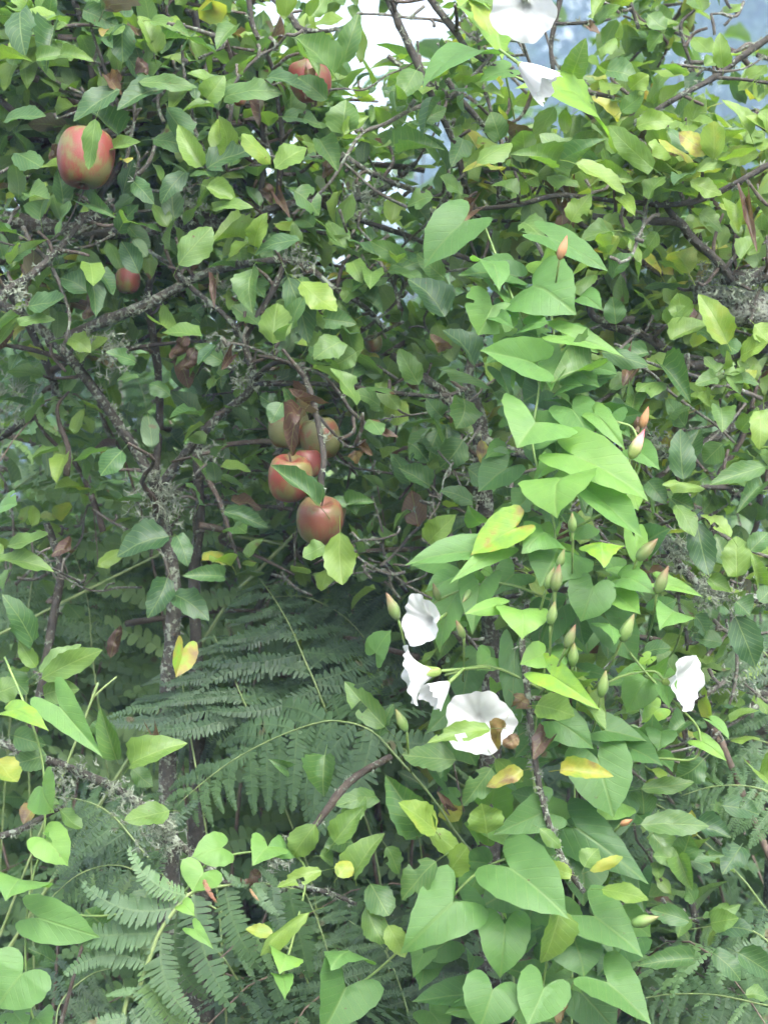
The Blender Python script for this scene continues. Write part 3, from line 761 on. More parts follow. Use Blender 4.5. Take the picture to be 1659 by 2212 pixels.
# ------------------------------------------------------------------ apple leaves one can pick out: base, tip, width, tint, depth (layout units)
A_LEAVES = [
 # upper left
 (45,25,55,122,62,.12,2.34),(265,48,266,135,54,.08,2.32),(335,112,300,32,46,.6,2.34),(325,42,412,78,36,.5,2.33),(80,128,152,118,34,.45,2.32),
 (132,118,204,132,30,.5,2.31),(-10,130,72,132,18,.62,2.3),(258,192,158,262,58,.12,2.3),(352,190,252,238,56,.15,2.32),(206,256,191,366,46,.40,2.16),
 (300,176,428,188,36,.42,2.3),(448,212,486,162,52,.55,2.28),(485,212,612,202,64,.35,2.3),(722,160,638,78,82,.42,2.26),(705,215,640,165,46,.3,2.28),(655,120,690,165,40,.4,2.3),(740,135,775,28,48,.4,2.3),
 (578,168,672,196,44,.15,2.28),(448,364,562,318,68,.12,2.32),(584,354,522,288,42,.66,2.27),(594,362,664,318,72,.55,2.25),(436,358,384,268,44,.55,2.28),
 (240,322,305,306,34,.5,2.3),(446,402,512,434,44,.58,2.27),(460,452,548,448,34,.55,2.28),(636,410,690,464,66,.32,2.28),(550,532,578,458,42,.6,2.27),
 (386,572,458,490,66,.45,2.26),(648,520,550,552,46,.2,2.25),(152,432,120,508,34,.35,2.3),(400,372,348,440,44,.12,2.3),(290,392,334,440,40,.2,2.31),
 (738,288,748,214,72,.42,2.27),(742,292,797,250,32,.62,2.26),(255,290,178,228,50,.2,2.33),(60,420,108,430,50,.4,2.33),(195,440,250,470,44,.3,2.33),
 (360,230,420,300,52,.28,2.34),(610,250,690,268,46,.3,2.3),(690,300,730,370,48,.35,2.31),(120,60,100,160,50,.15,2.36),(180,20,260,60,50,.3,2.36),
 (10,260,100,250,52,.2,2.34),(30,330,90,360,50,.3,2.35),(330,300,420,320,55,.25,2.36),(255,500,300,440,44,.15,2.34),(300,590,262,520,44,.1,2.33),
 (20,560,80,530,42,.2,2.34),(60,660,140,640,52,.15,2.3),(40,700,120,690,30,.45,2.3),(150,730,196,762,44,.6,2.4),(190,630,130,600,55,.12,2.36),
 # middle
 (590,742,600,654,72,.58,2.28),(545,580,546,676,60,.38,2.28),(650,608,728,672,60,.64,2.29),(622,598,668,742,62,.15,2.3),(738,738,678,776,58,.45,2.3),
 (292,782,228,760,34,.28,2.36),(300,815,252,822,22,.3,2.4),(368,855,322,830,40,.28,2.4),(345,700,395,730,42,.6,2.38),(480,780,420,745,42,.3,2.36),
 (690,1092,584,1004,48,.3,2.22),(735,1150,740,1264,66,.62,2.2),(702,1178,654,1204,46,.5,2.22),(365,1158,252,1204,72,.06,2.42),(382,1158,406,1224,44,.2,2.38),
 (482,1246,394,1244,38,.18,2.38),(362,1248,318,1336,52,.12,2.4),(374,1284,452,1342,56,.15,2.4),(484,1104,582,1142,38,.2,2.38),(430,1090,400,1045,40,.25,2.4),
 (600,880,560,855,44,.12,2.42),(640,880,612,838,40,.25,2.36),(770,760,720,790,48,.45,2.36),(905,830,862,752,50,.4,2.36),(1060,838,948,797,34,.32,2.3),
 (962,684,880,602,76,.05,2.32),(1026,790,954,712,72,.08,2.32),(1002,862,984,926,70,.32,2.24),(1075,842,1105,870,40,.35,2.26),(925,1172,986,1112,56,.55,2.26),
 (890,960,925,1000,60,.2,2.42),(955,900,920,860,42,.3,2.4),(1000,950,950,1010,60,.3,2.4),(1010,1010,1060,1045,60,.15,2.4),(930,1050,860,1010,50,.25,2.42),
 (770,640,830,680,50,.3,2.4),(850,590,920,560,52,.3,2.38),(880,560,800,520,40,.4,2.38),(960,600,900,545,44,.3,2.4),(1020,1085,950,1060,40,.3,2.35),
 (700,690,770,700,48,.35,2.38),(740,650,800,610,46,.5,2.38),(560,700,500,660,44,.35,2.4),(450,840,500,800,44,.4,2.45),(820,880,760,850,46,.35,2.42),
 (770,1110,700,1080,36,.35,2.3),(750,1090,810,1085,34,.3,2.3),
 # left edge and lower left
 (15,1178,105,1154,40,.45,2.24),(-10,1212,118,1236,44,.45,2.24),(70,1388,4,1284,56,.2,2.2),(78,1442,40,1385,34,.52,2.2),(90,1466,222,1404,52,.52,2.16),
 (84,1452,176,1392,46,.42,2.17),(95,1502,172,1490,58,.52,2.18),(-10,1500,40,1480,55,.45,2.2),(285,1652,406,1606,66,.52,2.16),(252,1642,216,1526,44,.35,2.2),
 (285,1660,330,1700,40,.35,2.2),(30,1590,100,1610,50,.35,2.22),(-5,1640,38,1690,62,.74,2.14),(366,1752,268,1772,54,.5,2.18),(75,1742,50,1782,38,.86,2.18),
 (130,1750,178,1790,42,.35,2.2),(100,1630,30,1650,60,.3,2.22),(200,1560,260,1640,44,.3,2.22),(20,1450,60,1500,44,.3,2.22),(60,1730,130,1738,36,.4,2.2),
 (225,2000,185,1966,90,.25,2.24),(262,2050,205,2066,60,.22,2.24),(320,1925,290,1985,56,.15,2.26),(120,2080,60,2050,40,.1,2.4),
 # lower middle
 (682,1782,632,1852,58,.5,2.12),(722,1820,786,1744,52,.45,2.1),(768,1892,832,1800,64,.45,2.08),(690,1850,720,1870,42,.45,2.12),(730,1895,758,1862,40,.74,2.06),
 (696,1882,598,1918,34,.62,2.08),(668,1972,563,2066,40,.66,2.06),(590,2020,530,2008,30,.66,2.08),(702,1632,700,1722,66,.3,2.14),(812,1722,724,1742,46,.35,2.14),
 (760,1820,700,1830,50,.35,2.14),(740,1780,790,1720,44,.42,2.12),(832,1572,744,1472,54,.35,2.12),(820,1590,850,1520,40,.35,2.13),(690,1640,660,1670,36,.35,2.16),
 (790,1960,830,2040,52,.45,2.1),(800,1910,840,1980,60,.35,2.1),(835,1830,862,1890,40,.35,2.12),(620,1660,580,1640,30,.3,2.3),
 # withered leaves
 (655,890,630,985,62,.985,2.26),(610,870,585,915,44,.2,2.28),(650,880,622,838,46,.98,2.3),(668,840,640,870,40,.99,2.31),(750,985,790,972,34,.97,2.32),(775,965,805,985,30,.97,2.32),(400,720,368,775,50,.96,2.36),(420,750,390,800,46,.95,2.36),
 (200,625,182,690,44,.98,2.38),(470,615,462,665,26,.95,2.34),(250,150,232,200,50,.97,2.3),(230,165,262,205,40,.94,2.3),(300,120,318,160,36,.99,2.34),(570,225,560,275,40,.97,2.34),(665,150,660,215,36,.96,2.33),
 (575,395,590,440,38,.98,2.34),(705,345,700,385,40,.98,2.33),(275,352,262,345,34,.8,2.3),(120,310,108,345,34,.99,2.34),(500,770,478,800,36,.97,2.38),(10,700,-10,760,60,.99,2.4),(1040,950,1046,1010,26,.8,2.3),
 (1000,885,975,915,50,.97,2.27),(830,940,860,945,26,.96,2.35),(950,760,930,720,40,.99,2.4),(1180,1600,1150,1640,60,.99,2.06),(1120,1590,1085,1610,44,.93,2.04),(560,1880,520,1905,40,.93,2.14),(240,1420,260,1350,40,.99,2.5),
 (150,1190,110,1200,50,.98,2.5),(960,1745,945,1710,30,.97,2.1),(330,1590,345,1610,30,.96,2.4),(600,430,625,470,30,.96,2.36),
 # around the bindweed
 (1278,800,1188,830,84,.5,2.13),(1060,1574,922,1606,42,.56,2.02),(1158,1524,1242,1548,70,.5,2.05),(985,1642,868,1630,66,.38,2.08),(1212,1664,1326,1678,42,.76,2.03),
 (922,1802,832,1674,78,.3,2.07),(942,1796,860,1734,62,.66,2.05),(1062,1660,1000,1742,52,.35,2.07),(1052,1802,1040,1736,74,.56,2.05),(1166,1790,1212,1832,32,.48,2.04),
 (942,1862,868,1946,66,.38,2.06),(1206,1968,1168,2082,70,.6,2.04),(1262,1874,1292,1834,48,.52,2.03),(1274,1882,1346,1852,24,.75,2.02),(1235,1890,1178,1866,34,.68,2.03),
 (1300,1922,1402,1946,42,.6,2.03),(1228,2148,1204,2228,46,.88,2.04),(925,1790,1000,1850,44,.6,2.07),(970,1890,1010,1830,56,.66,2.08),(1070,1640,1130,1690,40,.5,2.06),
 (1130,1665,1050,1700,36,.85,2.06),(1090,1560,1075,1620,44,.93,2.03),(838,2000,875,2070,46,.64,2.08),(1110,1500,1150,1530,50,.93,2.09),
]
B_LEAVES = [
 # upper right
 (1020,-5,1060,76,50,.6,2.28),(1238,156,1266,80,50,.42,2.34),(1310,150,1378,168,58,.18,2.34),(1362,192,1402,160,46,.6,2.33),(1340,240,1392,196,40,.22,2.34),
 (1562,146,1555,68,38,.45,2.36),(1522,142,1550,128,30,.3,2.4),(1374,272,1456,262,46,.5,2.32),(1532,330,1466,284,46,.76,2.28),(1540,342,1542,260,56,.6,2.28),
 (1622,292,1558,214,40,.52,2.28),(1410,362,1314,270,52,.42,2.28),(1236,362,1312,298,46,.18,2.28),(1232,366,1164,288,60,.35,2.3),(1192,362,1100,332,48,.4,2.28),
 (1244,352,1352,420,48,.62,2.24),(1234,478,1276,418,50,.52,2.26),(858,330,962,324,46,.25,2.3),(900,265,965,232,42,.3,2.32),(1030,352,1106,308,52,.42,2.25),
 (935,425,880,445,50,.35,2.3),(1614,438,1634,544,30,.95,2.24),(1506,370,1578,326,36,.4,2.28),(1590,440,1596,502,42,.6,2.3),(1640,330,1560,345,44,.55,2.3),
 (1659,290,1610,250,44,.55,2.28),(1640,240,1675,300,46,.5,2.27),(1080,300,1060,240,50,.2,2.36),(1000,300,975,360,48,.18,2.34),(900,150,860,220,52,.3,2.36),
 (1290,50,1340,10,40,.3,2.45),(1400,30,1440,60,44,.3,2.42),(1430,70,1400,110,40,.35,2.42),(1330,80,1300,120,34,.4,2.42),(1180,380,1250,400,44,.35,2.32),
 (1300,380,1370,390,46,.45,2.3),(1400,430,1440,380,46,.42,2.3),(1450,340,1400,310,44,.5,2.3),(1490,390,1560,420,42,.5,2.29),(1120,420,1060,400,46,.3,2.32),
 (1000,420,950,380,46,.25,2.33),(1350,500,1410,540,50,.3,2.35),(1300,480,1370,500,46,.4,2.33),(1420,500,1380,560,50,.35,2.34),(1510,460,1560,500,46,.45,2.32),
 (1130,480,1180,520,56,.35,2.28),(1250,540,1200,490,50,.3,2.3),(1600,560,1640,510,44,.45,2.34),
 (1385,900,1372,930,44,.94,2.2),(1370,800,1345,835,60,.99,2.3),(1510,700,1480,720,30,.95,2.35),(1020,455,995,480,40,.96,2.3),(1000,430,1010,470,30,.98,2.3),(1340,1700,1310,1702,24,.94,2.08),(1270,60,1295,72,30,.95,2.4),
 # right middle
 (1572,742,1508,634,58,.64,2.26),(1472,692,1464,632,50,.45,2.3),(1440,700,1480,660,44,.35,2.31),(1450,735,1535,700,50,.45,2.29),(1330,700,1322,640,46,.15,2.3),
 (1320,600,1370,550,50,.15,2.3),(1290,590,1225,640,40,.3,2.34),(1476,1036,1470,926,58,.14,2.26),(1652,1008,1532,1048,44,.35,2.24),(1440,828,1376,846,50,.35,2.28),
 (1430,788,1492,872,54,.12,2.28),(1372,852,1354,922,44,.25,2.28),(1556,882,1560,934,50,.25,2.28),(1640,888,1640,972,48,.6,2.24),(1524,1056,1430,1048,30,.55,2.26),
 (1510,715,1550,740,40,.2,2.28),(1560,740,1595,760,44,.18,2.28),(1630,700,1670,740,50,.55,2.26),(1600,770,1659,740,60,.5,2.27),(1560,810,1520,770,36,.35,2.27),
 (1565,805,1620,790,30,.4,2.26),(1570,812,1600,850,36,.4,2.26),(1555,800,1570,755,30,.45,2.26),(1550,815,1500,830,36,.35,2.27),(1565,820,1640,830,40,.3,2.27),
 (1400,760,1330,780,44,.16,2.3),(1300,760,1400,790,40,.12,2.26),(1320,840,1370,800,40,.3,2.32),(1350,870,1320,900,44,.15,2.32),(1440,900,1490,880,46,.25,2.32),
 (1480,920,1440,860,46,.2,2.33),(1600,930,1640,880,40,.35,2.32),(1560,960,1520,1000,50,.25,2.3),(1640,1050,1590,1110,46,.3,2.3),(1400,1040,1440,1090,44,.2,2.3),
 (1450,1075,1500,1100,44,.3,2.28),(1480,1110,1440,1060,40,.4,2.28),(1505,1128,1532,1244,58,.12,2.26),(1592,1246,1590,1158,62,.58,2.24),(1580,1160,1512,1112,40,.6,2.24),
 (1460,1090,1500,1160,46,.5,2.26),(1620,1190,1659,1150,42,.4,2.24),(1640,1260,1620,1190,36,.55,2.24),(1530,1250,1580,1280,34,.5,2.26),(1588,1332,1632,1440,68,.1,2.24),
 (1590,1300,1620,1330,54,.25,2.24),(1390,1410,1450,1400,44,.2,2.28),(1640,1300,1670,1270,40,.3,2.26),(1560,1390,1500,1380,44,.3,2.3),(1500,1330,1530,1380,44,.2,2.3),
 # lower right
 (1384,1782,1532,1786,54,.35,2.14),(1390,1770,1385,1700,54,.32,2.18),(1385,1705,1500,1690,36,.42,2.16),(1470,1858,1490,1804,54,.28,2.16),(1465,1850,1495,1925,44,.42,2.14),
 (1470,1856,1410,1850,44,.4,2.15),(1480,1852,1566,1848,26,.3,2.16),(1490,1860,1540,1880,42,.2,2.18),(1490,1992,1404,1966,42,.3,2.14),(1535,1996,1596,1984,48,.48,2.13),
 (1530,1980,1600,1955,34,.4,2.14),(1550,2010,1628,2014,50,.05,2.2),(1540,2060,1600,2120,50,.2,2.16),(1496,2072,1374,2088,44,.3,2.12),(1595,2060,1670,2110,56,.22,2.18),
 (1640,1670,1665,1700,50,.6,2.1),(1520,1640,1460,1680,60,.2,2.24),(1560,1740,1640,1760,50,.08,2.3),(1500,1780,1580,1810,50,.05,2.3),(1600,1830,1560,1890,56,.05,2.3),
 (1610,2150,1660,2160,36,.45,2.16),(1420,1580,1380,1530,50,.15,2.24),(1480,1560,1440,1600,46,.25,2.24),(1500,1950,1480,1910,40,.3,2.16),
]
counts = {TA.name: 0, TB.name: 0}
def normal_for(b, roll=None):
    n = Vector((0, -.9, .5)) + Vector((random.gauss(0, .28), random.gauss(0, .15), random.gauss(0, .22)))
    return n.normalized()
def place_leaf(tree, meshes, b, t, wpx, tint, d, tilt=None, wk=1.06):
    dt = random.uniform(-.035, .02) if tilt is None else tilt
    B = P(b[0], b[1], d); T = P(t[0], t[1], d + dt)
    o = add('leaf', random.choice(meshes), None, tree, leaf_matrix(B, T, normal_for(b), wpx * upx(d) * (wk if tint < .87 or meshes is not DM else .72)))
    o['tint'] = float(tint)
    return o
for tree, rows in ((TA, A_LEAVES), (TB, B_LEAVES)):
    for bx, by, tx, ty, w_, ti, d in rows:
        if tree is TB and by < 1000 and ti < .7: ti = min(.68, ti + .1)  # brightness put into the tint of the right tree's upper leaves
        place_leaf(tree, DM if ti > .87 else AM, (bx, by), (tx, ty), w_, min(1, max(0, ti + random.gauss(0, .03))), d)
        counts[tree.name] += 1
for tree in (TA, TB):
    c = sorted(cands[tree.name], key=lambda q: -q[0])
    k = max(0, 300 - counts[tree.name])
    for s_, m, ti, d in c[:k]:
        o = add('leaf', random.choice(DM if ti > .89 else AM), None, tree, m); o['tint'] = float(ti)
    ms = Mass(LT)
    for s_, m, ti, d in c[k:]:
        ms.add(m, ti)
    o = add('foliage', ms.build('foliage'), M['apple_mass'], tree); o['kind'] = 'stuff'
    o = add('spurs', spurT[tree.name].mesh('spurs'), M['twig'], tree); o['kind'] = 'stuff'
    print(tree.name, 'leaves', len(c) + counts[tree.name])

# lichen tufts: small branched ribbons standing off the bark
def lichen_mesh(segs, extra):
    V = []; F = []
    def ribbon(p, d, L, wd):
        b = len(V); a = d.orthogonal().normalized()
        a = (a * math.cos(random.random() * 6.3) + d.cross(a) * math.sin(random.random() * 6.3))
        q = Vector(p)
        for k in range(4):
            ww = wd * (1 - k * .22)
            V.append(tuple(q - a * ww)); V.append(tuple(q + a * ww))
            d = (d + Vector((random.gauss(0, .6), random.gauss(0, .6), random.gauss(0, .6)))).normalized()
            q = q + d * L / 3
        for k in range(3):
            F.append((b + 2 * k, b + 2 * k + 1, b + 2 * k + 3, b + 2 * k + 2))
        return
    def tuft(p, up, size, n):
        for _ in range(n):
            d = (up + Vector((random.gauss(0, .7), random.gauss(0, .7), random.gauss(0, .7)))).normalized()
            ribbon(p, d, size * random.uniform(.5, 1.2), random.uniform(.0007, .0017))
    for p, t, ln, r, li in segs:
        px, py = proj(p)
        if not (-80 < px < PW + 80 and -80 < py < PH + 80): continue
        k = ln * li * 170 * (1 + r * 60)
        for _ in range(int(k + random.random())):
            a = t.orthogonal(); a.rotate(Matrix.Rotation(random.random() * 6.283, 3, t)); a.normalize()
            q = p + t * random.uniform(0, ln) + a * r * .9
            tuft(q, a, random.uniform(.004, .011), 8)
    for p, rad, n, size in extra:
        size *= .55
        for _ in range(int(n * 1.3)):
            q = p + Vector((random.gauss(0, rad), random.gauss(0, rad), random.gauss(0, rad)))
            tuft(q, Vector((random.gauss(0, 1), random.gauss(-.5, 1), random.gauss(0, 1))).normalized(), size, 8)
    return mesh_np('lichen', V, F)
XA = [(P(345, 1085, 2.53), .02, 70, .028), (P(240, 755, 2.45), .018, 40, .025), (P(495, 745, 2.42), .012, 30, .022), (P(500, 630, 2.43), .012, 25, .02),
      (P(645, 552, 2.38), .012, 25, .02), (P(270, 1735, 2.26), .012, 30, .02), (P(355, 1805, 2.24), .015, 45, .022), (P(150, 1690, 2.28), .014, 35, .02),
      (P(405, 440, 2.5), .015, 30, .022), (P(20, 860, 2.6), .025, 50, .03), (P(780, 430, 2.5), .013, 30, .02), (P(530, 820, 2.42), .01, 20, .018), (P(595, 1855, 2.24), .01, 25, .018),
      (P(620, 1935, 2.2), .008, 15, .018), (P(450, 975, 2.48), .012, 20, .02), (P(30, 640, 2.33), .01, 20, .018), (P(1060, 1260, 2.5), .02, 40, .024), (P(1040, 1020, 2.52), .02, 40, .022)]
XB = [(P(1540, 600, 2.44), .014, 30, .022), (P(1600, 625, 2.44), .012, 22, .022), (P(1410, 955, 2.46), .013, 35, .022), (P(1460, 1190, 2.35), .016, 45, .022),
      (P(1520, 1280, 2.34), .012, 30, .02), (P(1570, 1290, 2.35), .01, 20, .02), (P(1590, 1485, 2.42), .012, 25, .018)]
for tree, ex in ((TA, XA), (TB, XB)):
    o = add('lichen', lichen_mesh(lichen[tree.name], ex), M['lichen'], tree); o['kind'] = 'stuff'

# ------------------------------------------------------------------ apples
def apple_mesh(seed, squash):
    prof = [(0, .74), (.10, .72), (.22, .80), (.42, .94), (.66, .96), (.86, .78), (.98, .42), (1.0, .05), (.95, -.32), (.82, -.66), (.62, -.90), (.40, -.98), (.20, -.93), (.08, -.86), (0, -.84)]
    c = catmull([(a, b, 0, 0) for a, b in prof], 2)
    n = 28; V = []; F = []
    for i, q in enumerate(c):
        for k in range(n):
            th = 2 * math.pi * k / n
            r = max(q[0], 0) * (1 + .025 * math.cos(5 * th + seed) * (1 if q[1] < -.4 else .4)) * (1 + .03 * math.cos(th + seed))
            V.append((r * math.cos(th), r * math.sin(th), q[1] * squash))
    for i in range(len(c) - 1):
        for k in range(n):
            F.append((i * n + (k + 1) % n, i * n + k, (i + 1) * n + k, (i + 1) * n + (k + 1) % n))
    return mesh_np('apple_body', V, F)
def apple(px, py, d, rpx, mat, label, tilt=(0, 0), rz=0.0, squash=1.0):
    r = rpx * upx(d); c = P(px, py, d)
    rot = Matrix.Rotation(R(tilt[0]), 4, 'Y') @ Matrix.Rotation(R(tilt[1]), 4, 'X') @ Matrix.Rotation(rz, 4, 'Z')
    e = thing('apple', c - Vector((0, 0, r * squash)), label, 'apple', 'apples hanging in the trees')
    mw = Matrix.Translation(c) @ rot @ Matrix.Scale(r, 4)
    add('skin', apple_mesh(rz * 3, squash), M[mat], e, mw)
    T = Tubes(); T.tube([(0, 0, .70 * squash, .05), (.03, .02, .95 * squash, .045), (.12, .02, 1.25 * squash, .05)], n=3, sides=6)
    add('stalk', T.mesh('stalk'), M['stalk'], e, mw)
    V = []; F = []
    for k in range(5):
        a = k * 1.2566
        b = len(V)
        for (q, z, wd) in ((.03, -.86, .05), (.12, -.95, .05), (.17, -1.04, .01)):
            for s in (-1, 1):
                V.append((math.cos(a) * q - math.sin(a) * wd * s, math.sin(a) * q + math.cos(a) * wd * s, z * squash))
        F += [(b, b + 1, b + 3, b + 2), (b + 2, b + 3, b + 5, b + 4)]
    add('calyx', mesh_np('calyx', V, F), M['stalk'], e, mw)
apple(184, 342, 2.3, 62, 'apple_red', 'large red and yellow apple with a leaf lying over its face', (5, -8), .6, 1.0)
apple(672, 172, 2.42, 46, 'apple_bright', 'bright red apple high up behind a broad leaf', (-15, 10), 1.9)
apple(518, 214, 2.44, 14, 'apple_bright', 'small scrap of pinkish red apple peeping between upper leaves', (0, 0), .4)
apple(622, 925, 2.37, 44, 'apple_half', 'green shaded apple at the top of the hanging bunch', (8, 0), 2.6)
apple(692, 948, 2.36, 44, 'apple_half', 'green apple with a red cheek behind the curled brown leaf', (-10, 0), 4.1)
apple(664, 1002, 2.33, 30, 'apple_bright', 'small pink apple mostly hidden in the middle of the bunch', (0, 0), .2)
apple(625, 1034, 2.28, 48, 'apple_red', 'red shouldered apple half covered by a long green leaf', (6, 20), 3.0)
apple(692, 1126, 2.26, 51, 'apple_brown', 'russet red apple lowest in the hanging bunch', (5, 24), 5.2, .95)
apple(1160, 785, 2.24, 42, 'apple_brown', 'dull brownish apple tucked behind bright bindweed leaves', (0, 0), 1.1)
apple(808, 742, 2.52, 19, 'apple_half', 'small greenish apple deep among leaves near the middle', (0, 0), 1.7)
apple(276, 606, 2.5, 27, 'apple_red', 'orange red apple half hidden behind leaves below the lichened limb', (0, 0), 5.8)

# ------------------------------------------------------------------ bindweed
VM = thing('bindweed_vine', Vector((.13, 2.2, 0)), 'tall bindweed climbing the middle of the hedge with white trumpet flowers', 'vine')
VT = thing('bindweed_vine', Vector((.22, 2.38, 0)), 'bindweed at the top edge with two white flowers and glowing leaves', 'vine')
VL = thing('bindweed_vine', Vector((-.36, 2.12, 0)), 'bindweed with heart-shaped leaves low on the left over the bracken', 'vine')
V_LEAVES = [
 (VT,1062,20,1085,128,140,.74,2.34),(VT,1024,108,910,196,80,.25,2.24),(VT,1275,228,1112,190,112,.74,2.34),(VT,1095,150,1035,178,48,.5,2.26),  # high tints put the backlit glow of the top leaves into colour
 (VM,1002,478,915,580,100,.2,2.2),(VM,1086,588,988,594,78,.3,2.18),(VM,1150,616,1246,680,138,.32,2.14),(VM,1064,660,1032,724,108,.5,2.13),(VM,1186,512,1314,586,62,.38,2.17),
 (VM,1150,782,1036,756,78,.6,2.1),(VM,1224,724,1350,772,60,.55,2.12),(VM,1175,842,1130,868,90,.05,2.2),(VM,1157,912,1116,968,162,.52,2.08),(VM,1236,884,1278,952,84,.38,2.12),
 (VM,1284,892,1352,974,44,.6,2.1),(VM,1240,984,1402,1084,104,.5,2.07),(VM,1212,1032,1204,1120,148,.52,2.04),(VM,1268,1058,1388,1162,78,.42,2.07),(VM,1375,972,1426,1016,52,.5,2.1),
 (VM,1165,960,1170,1010,60,.3,2.16),(VM,1110,1142,1016,1200,76,.80,2.04),(VM,1176,1150,1126,1196,98,.55,2.05),(VM,1300,1174,1304,1228,86,.68,2.03),(VM,1032,1190,874,1222,64,.5,2.06),
 (VM,1072,1188,970,1262,52,.52,2.05),(VM,1205,1186,1166,1268,140,.4,2.08),(VM,1282,1266,1254,1344,88,.35,2.05),(VM,1342,1248,1416,1284,62,.5,2.07),(VM,1328,1284,1384,1328,58,.42,2.08),
 (VM,1460,1322,1424,1362,72,.62,2.06),(VM,1438,1262,1520,1290,38,.5,2.1),(VM,1036,1268,1020,1372,84,.42,2.08),(VM,988,1278,950,1412,74,.36,2.1),(VM,1126,1318,1128,1382,98,.7,2.02),
 (VM,1086,1306,1002,1327,34,.66,2.03),(VM,1212,1310,1168,1422,114,.12,2.12),(VM,1310,1338,1376,1432,82,.25,2.1),(VM,1316,1350,1326,1394,62,.48,2.06),(VM,1172,1416,1122,1436,56,.62,2.04),
 (VM,1190,1458,1298,1536,68,.6,2.02),(VM,1112,1408,1104,1552,58,.08,2.12),(VM,1200,1558,1282,1618,74,.3,2.07),(VM,1308,1578,1398,1602,74,.25,2.1),(VM,1428,1580,1423,1622,58,.4,2.12),
 (VM,1338,1608,1432,1656,74,.25,2.12),(VM,1436,1466,1446,1532,42,.4,2.1),(VM,1290,1640,1326,1768,118,.22,2.09),(VM,1168,1758,1064,1804,84,.28,2.08),(VM,1246,1790,1402,1912,112,.15,2.1),
 (VM,978,1950,864,2062,140,.3,2.04),(VM,1102,1876,1228,1986,128,.28,2.05),(VM,1284,1980,1390,2070,122,.3,2.06),(VM,1242,2034,1262,2112,102,.28,2.07),(VM,1090,1998,1080,2114,94,.42,2.06),
 (VM,1064,2140,1034,2228,108,.36,2.03),(VM,1174,2136,1140,2220,98,.38,2.03),(VM,1312,2124,1408,2218,124,.3,2.05),(VM,1002,2150,888,2166,58,.1,2.14),(VM,1258,2148,1332,2232,92,.15,2.1),
 (VM,1110,1920,1040,1960,90,.1,2.12),(VM,1150,1850,1230,1860,90,.12,2.12),(VM,1060,1420,1030,1450,56,.5,2.12),(VM,1010,1450,1000,1520,64,.15,2.16),(VM,1240,1500,1290,1480,60,.15,2.16),
 (VM,1170,1580,1110,1640,80,.12,2.16),(VM,1230,1250,1240,1200,60,.3,2.14),(VM,1110,1240,1060,1290,80,.3,2.13),(VM,1040,1130,1010,1090,50,.4,2.16),(VM,1150,1060,1110,1110,70,.3,2.16),
 (VM,1265,1130,1230,1170,60,.45,2.12),(VM,1370,1160,1380,1230,44,.62,2.08),(VM,1220,1400,1190,1470,60,.45,2.1),(VM,1260,1450,1330,1470,50,.22,2.16),(VM,1000,1950,1060,2020,60,.2,2.12),
 (VM,1330,1720,1300,1830,90,.08,2.18),(VM,1250,1840,1260,1960,110,.08,2.2),(VM,1150,1960,1130,2060,90,.15,2.16),(VM,950,2040,900,2100,80,.08,2.2),(VM,1350,2040,1290,2110,90,.15,2.14),
 (VM,812,1410,845,1362,62,.4,2.12),(VM,1540,1560,1575,1600,30,.6,2.1),(VM,1510,1600,1570,1645,34,.62,2.1),(VM,1215,860,1270,900,80,.3,2.16),
 (VM,752,2056,714,2098,108,.35,2.08),(VM,746,2134,690,2242,144,.2,2.08),(VM,1230,940,1210,1000,70,.3,2.16),(VM,1190,1000,1150,1040,50,.5,2.12),
 (VL,92,1702,118,1757,90,.52,2.1),(VL,100,1814,147,1872,74,.55,2.1),(VL,52,1902,12,1948,108,.48,2.08),(VL,85,1984,216,2026,82,.42,2.1),(VL,48,2104,-8,2182,124,.45,2.06),
 (VL,480,1832,414,1852,66,.55,2.12),(VL,578,1830,545,1872,78,.55,2.11),(VL,440,1886,416,1928,84,.55,2.1),(VL,618,1832,570,1850,50,.5,2.13),(VL,394,1954,421,1980,32,.62,2.05),
 (VL,420,2008,462,2052,34,.62,2.05),(VL,616,2062,604,2106,68,.55,2.06),(VL,608,2108,616,2162,40,.62,2.05),(VL,130,1528,222,1637,78,.6,2.12),(VL,18,1534,106,1580,50,.62,2.12),
 (VL,0,1095,38,1090,70,.6,2.2),(VL,396,1402,380,1464,54,.88,2.3),(VL,75,2200,110,2240,70,.4,2.12),(VL,600,1990,640,2010,60,.3,2.16),(VL,30,2190,60,2225,60,.35,2.1),(VL,120,1840,90,1800,40,.5,2.13),
]
for tr, bx, by, tx, ty, w_, ti, d in V_LEAVES:
    place_leaf(tr, BM if ti < .79 else BM[8:9], (bx, by), (tx, ty), w_, min(1, max(0, ti + (random.gauss(.03, .07) if ti < .7 else 0))), d, random.uniform(-.045, .0), 1.14)
def span(y):
    ys = (560, 900, 1200, 1500, 1800, 2212)
    return np.interp(y, ys, (1040, 1090, 960, 960, 930, 880)), np.interp(y, ys, (1240, 1330, 1430, 1440, 1400, 1410))
for i in range(130):
    y = random.uniform(560, 2200); lo, hi = span(y); x = random.uniform(lo, hi)
    L = random.uniform(32, 88); a = random.gauss(0, 1.2)
    place_leaf(VM, BM, (x, y), (x + L * math.sin(a), y + L * math.cos(a)), L * random.uniform(.7, 1.0), min(.8, max(.02, random.gauss(.36, .18))), random.uniform(2.12, 2.24), random.uniform(-.05, .0), 1.2)
def vine_stem(tr, lines):
    T = Tubes()
    for pts in lines:
        T.tube([tuple(P(a, b, d)) + (.0016,) for a, b, d in pts], n=5, sides=5)
    add('stem', T.mesh('stem'), M['stem'], tr)
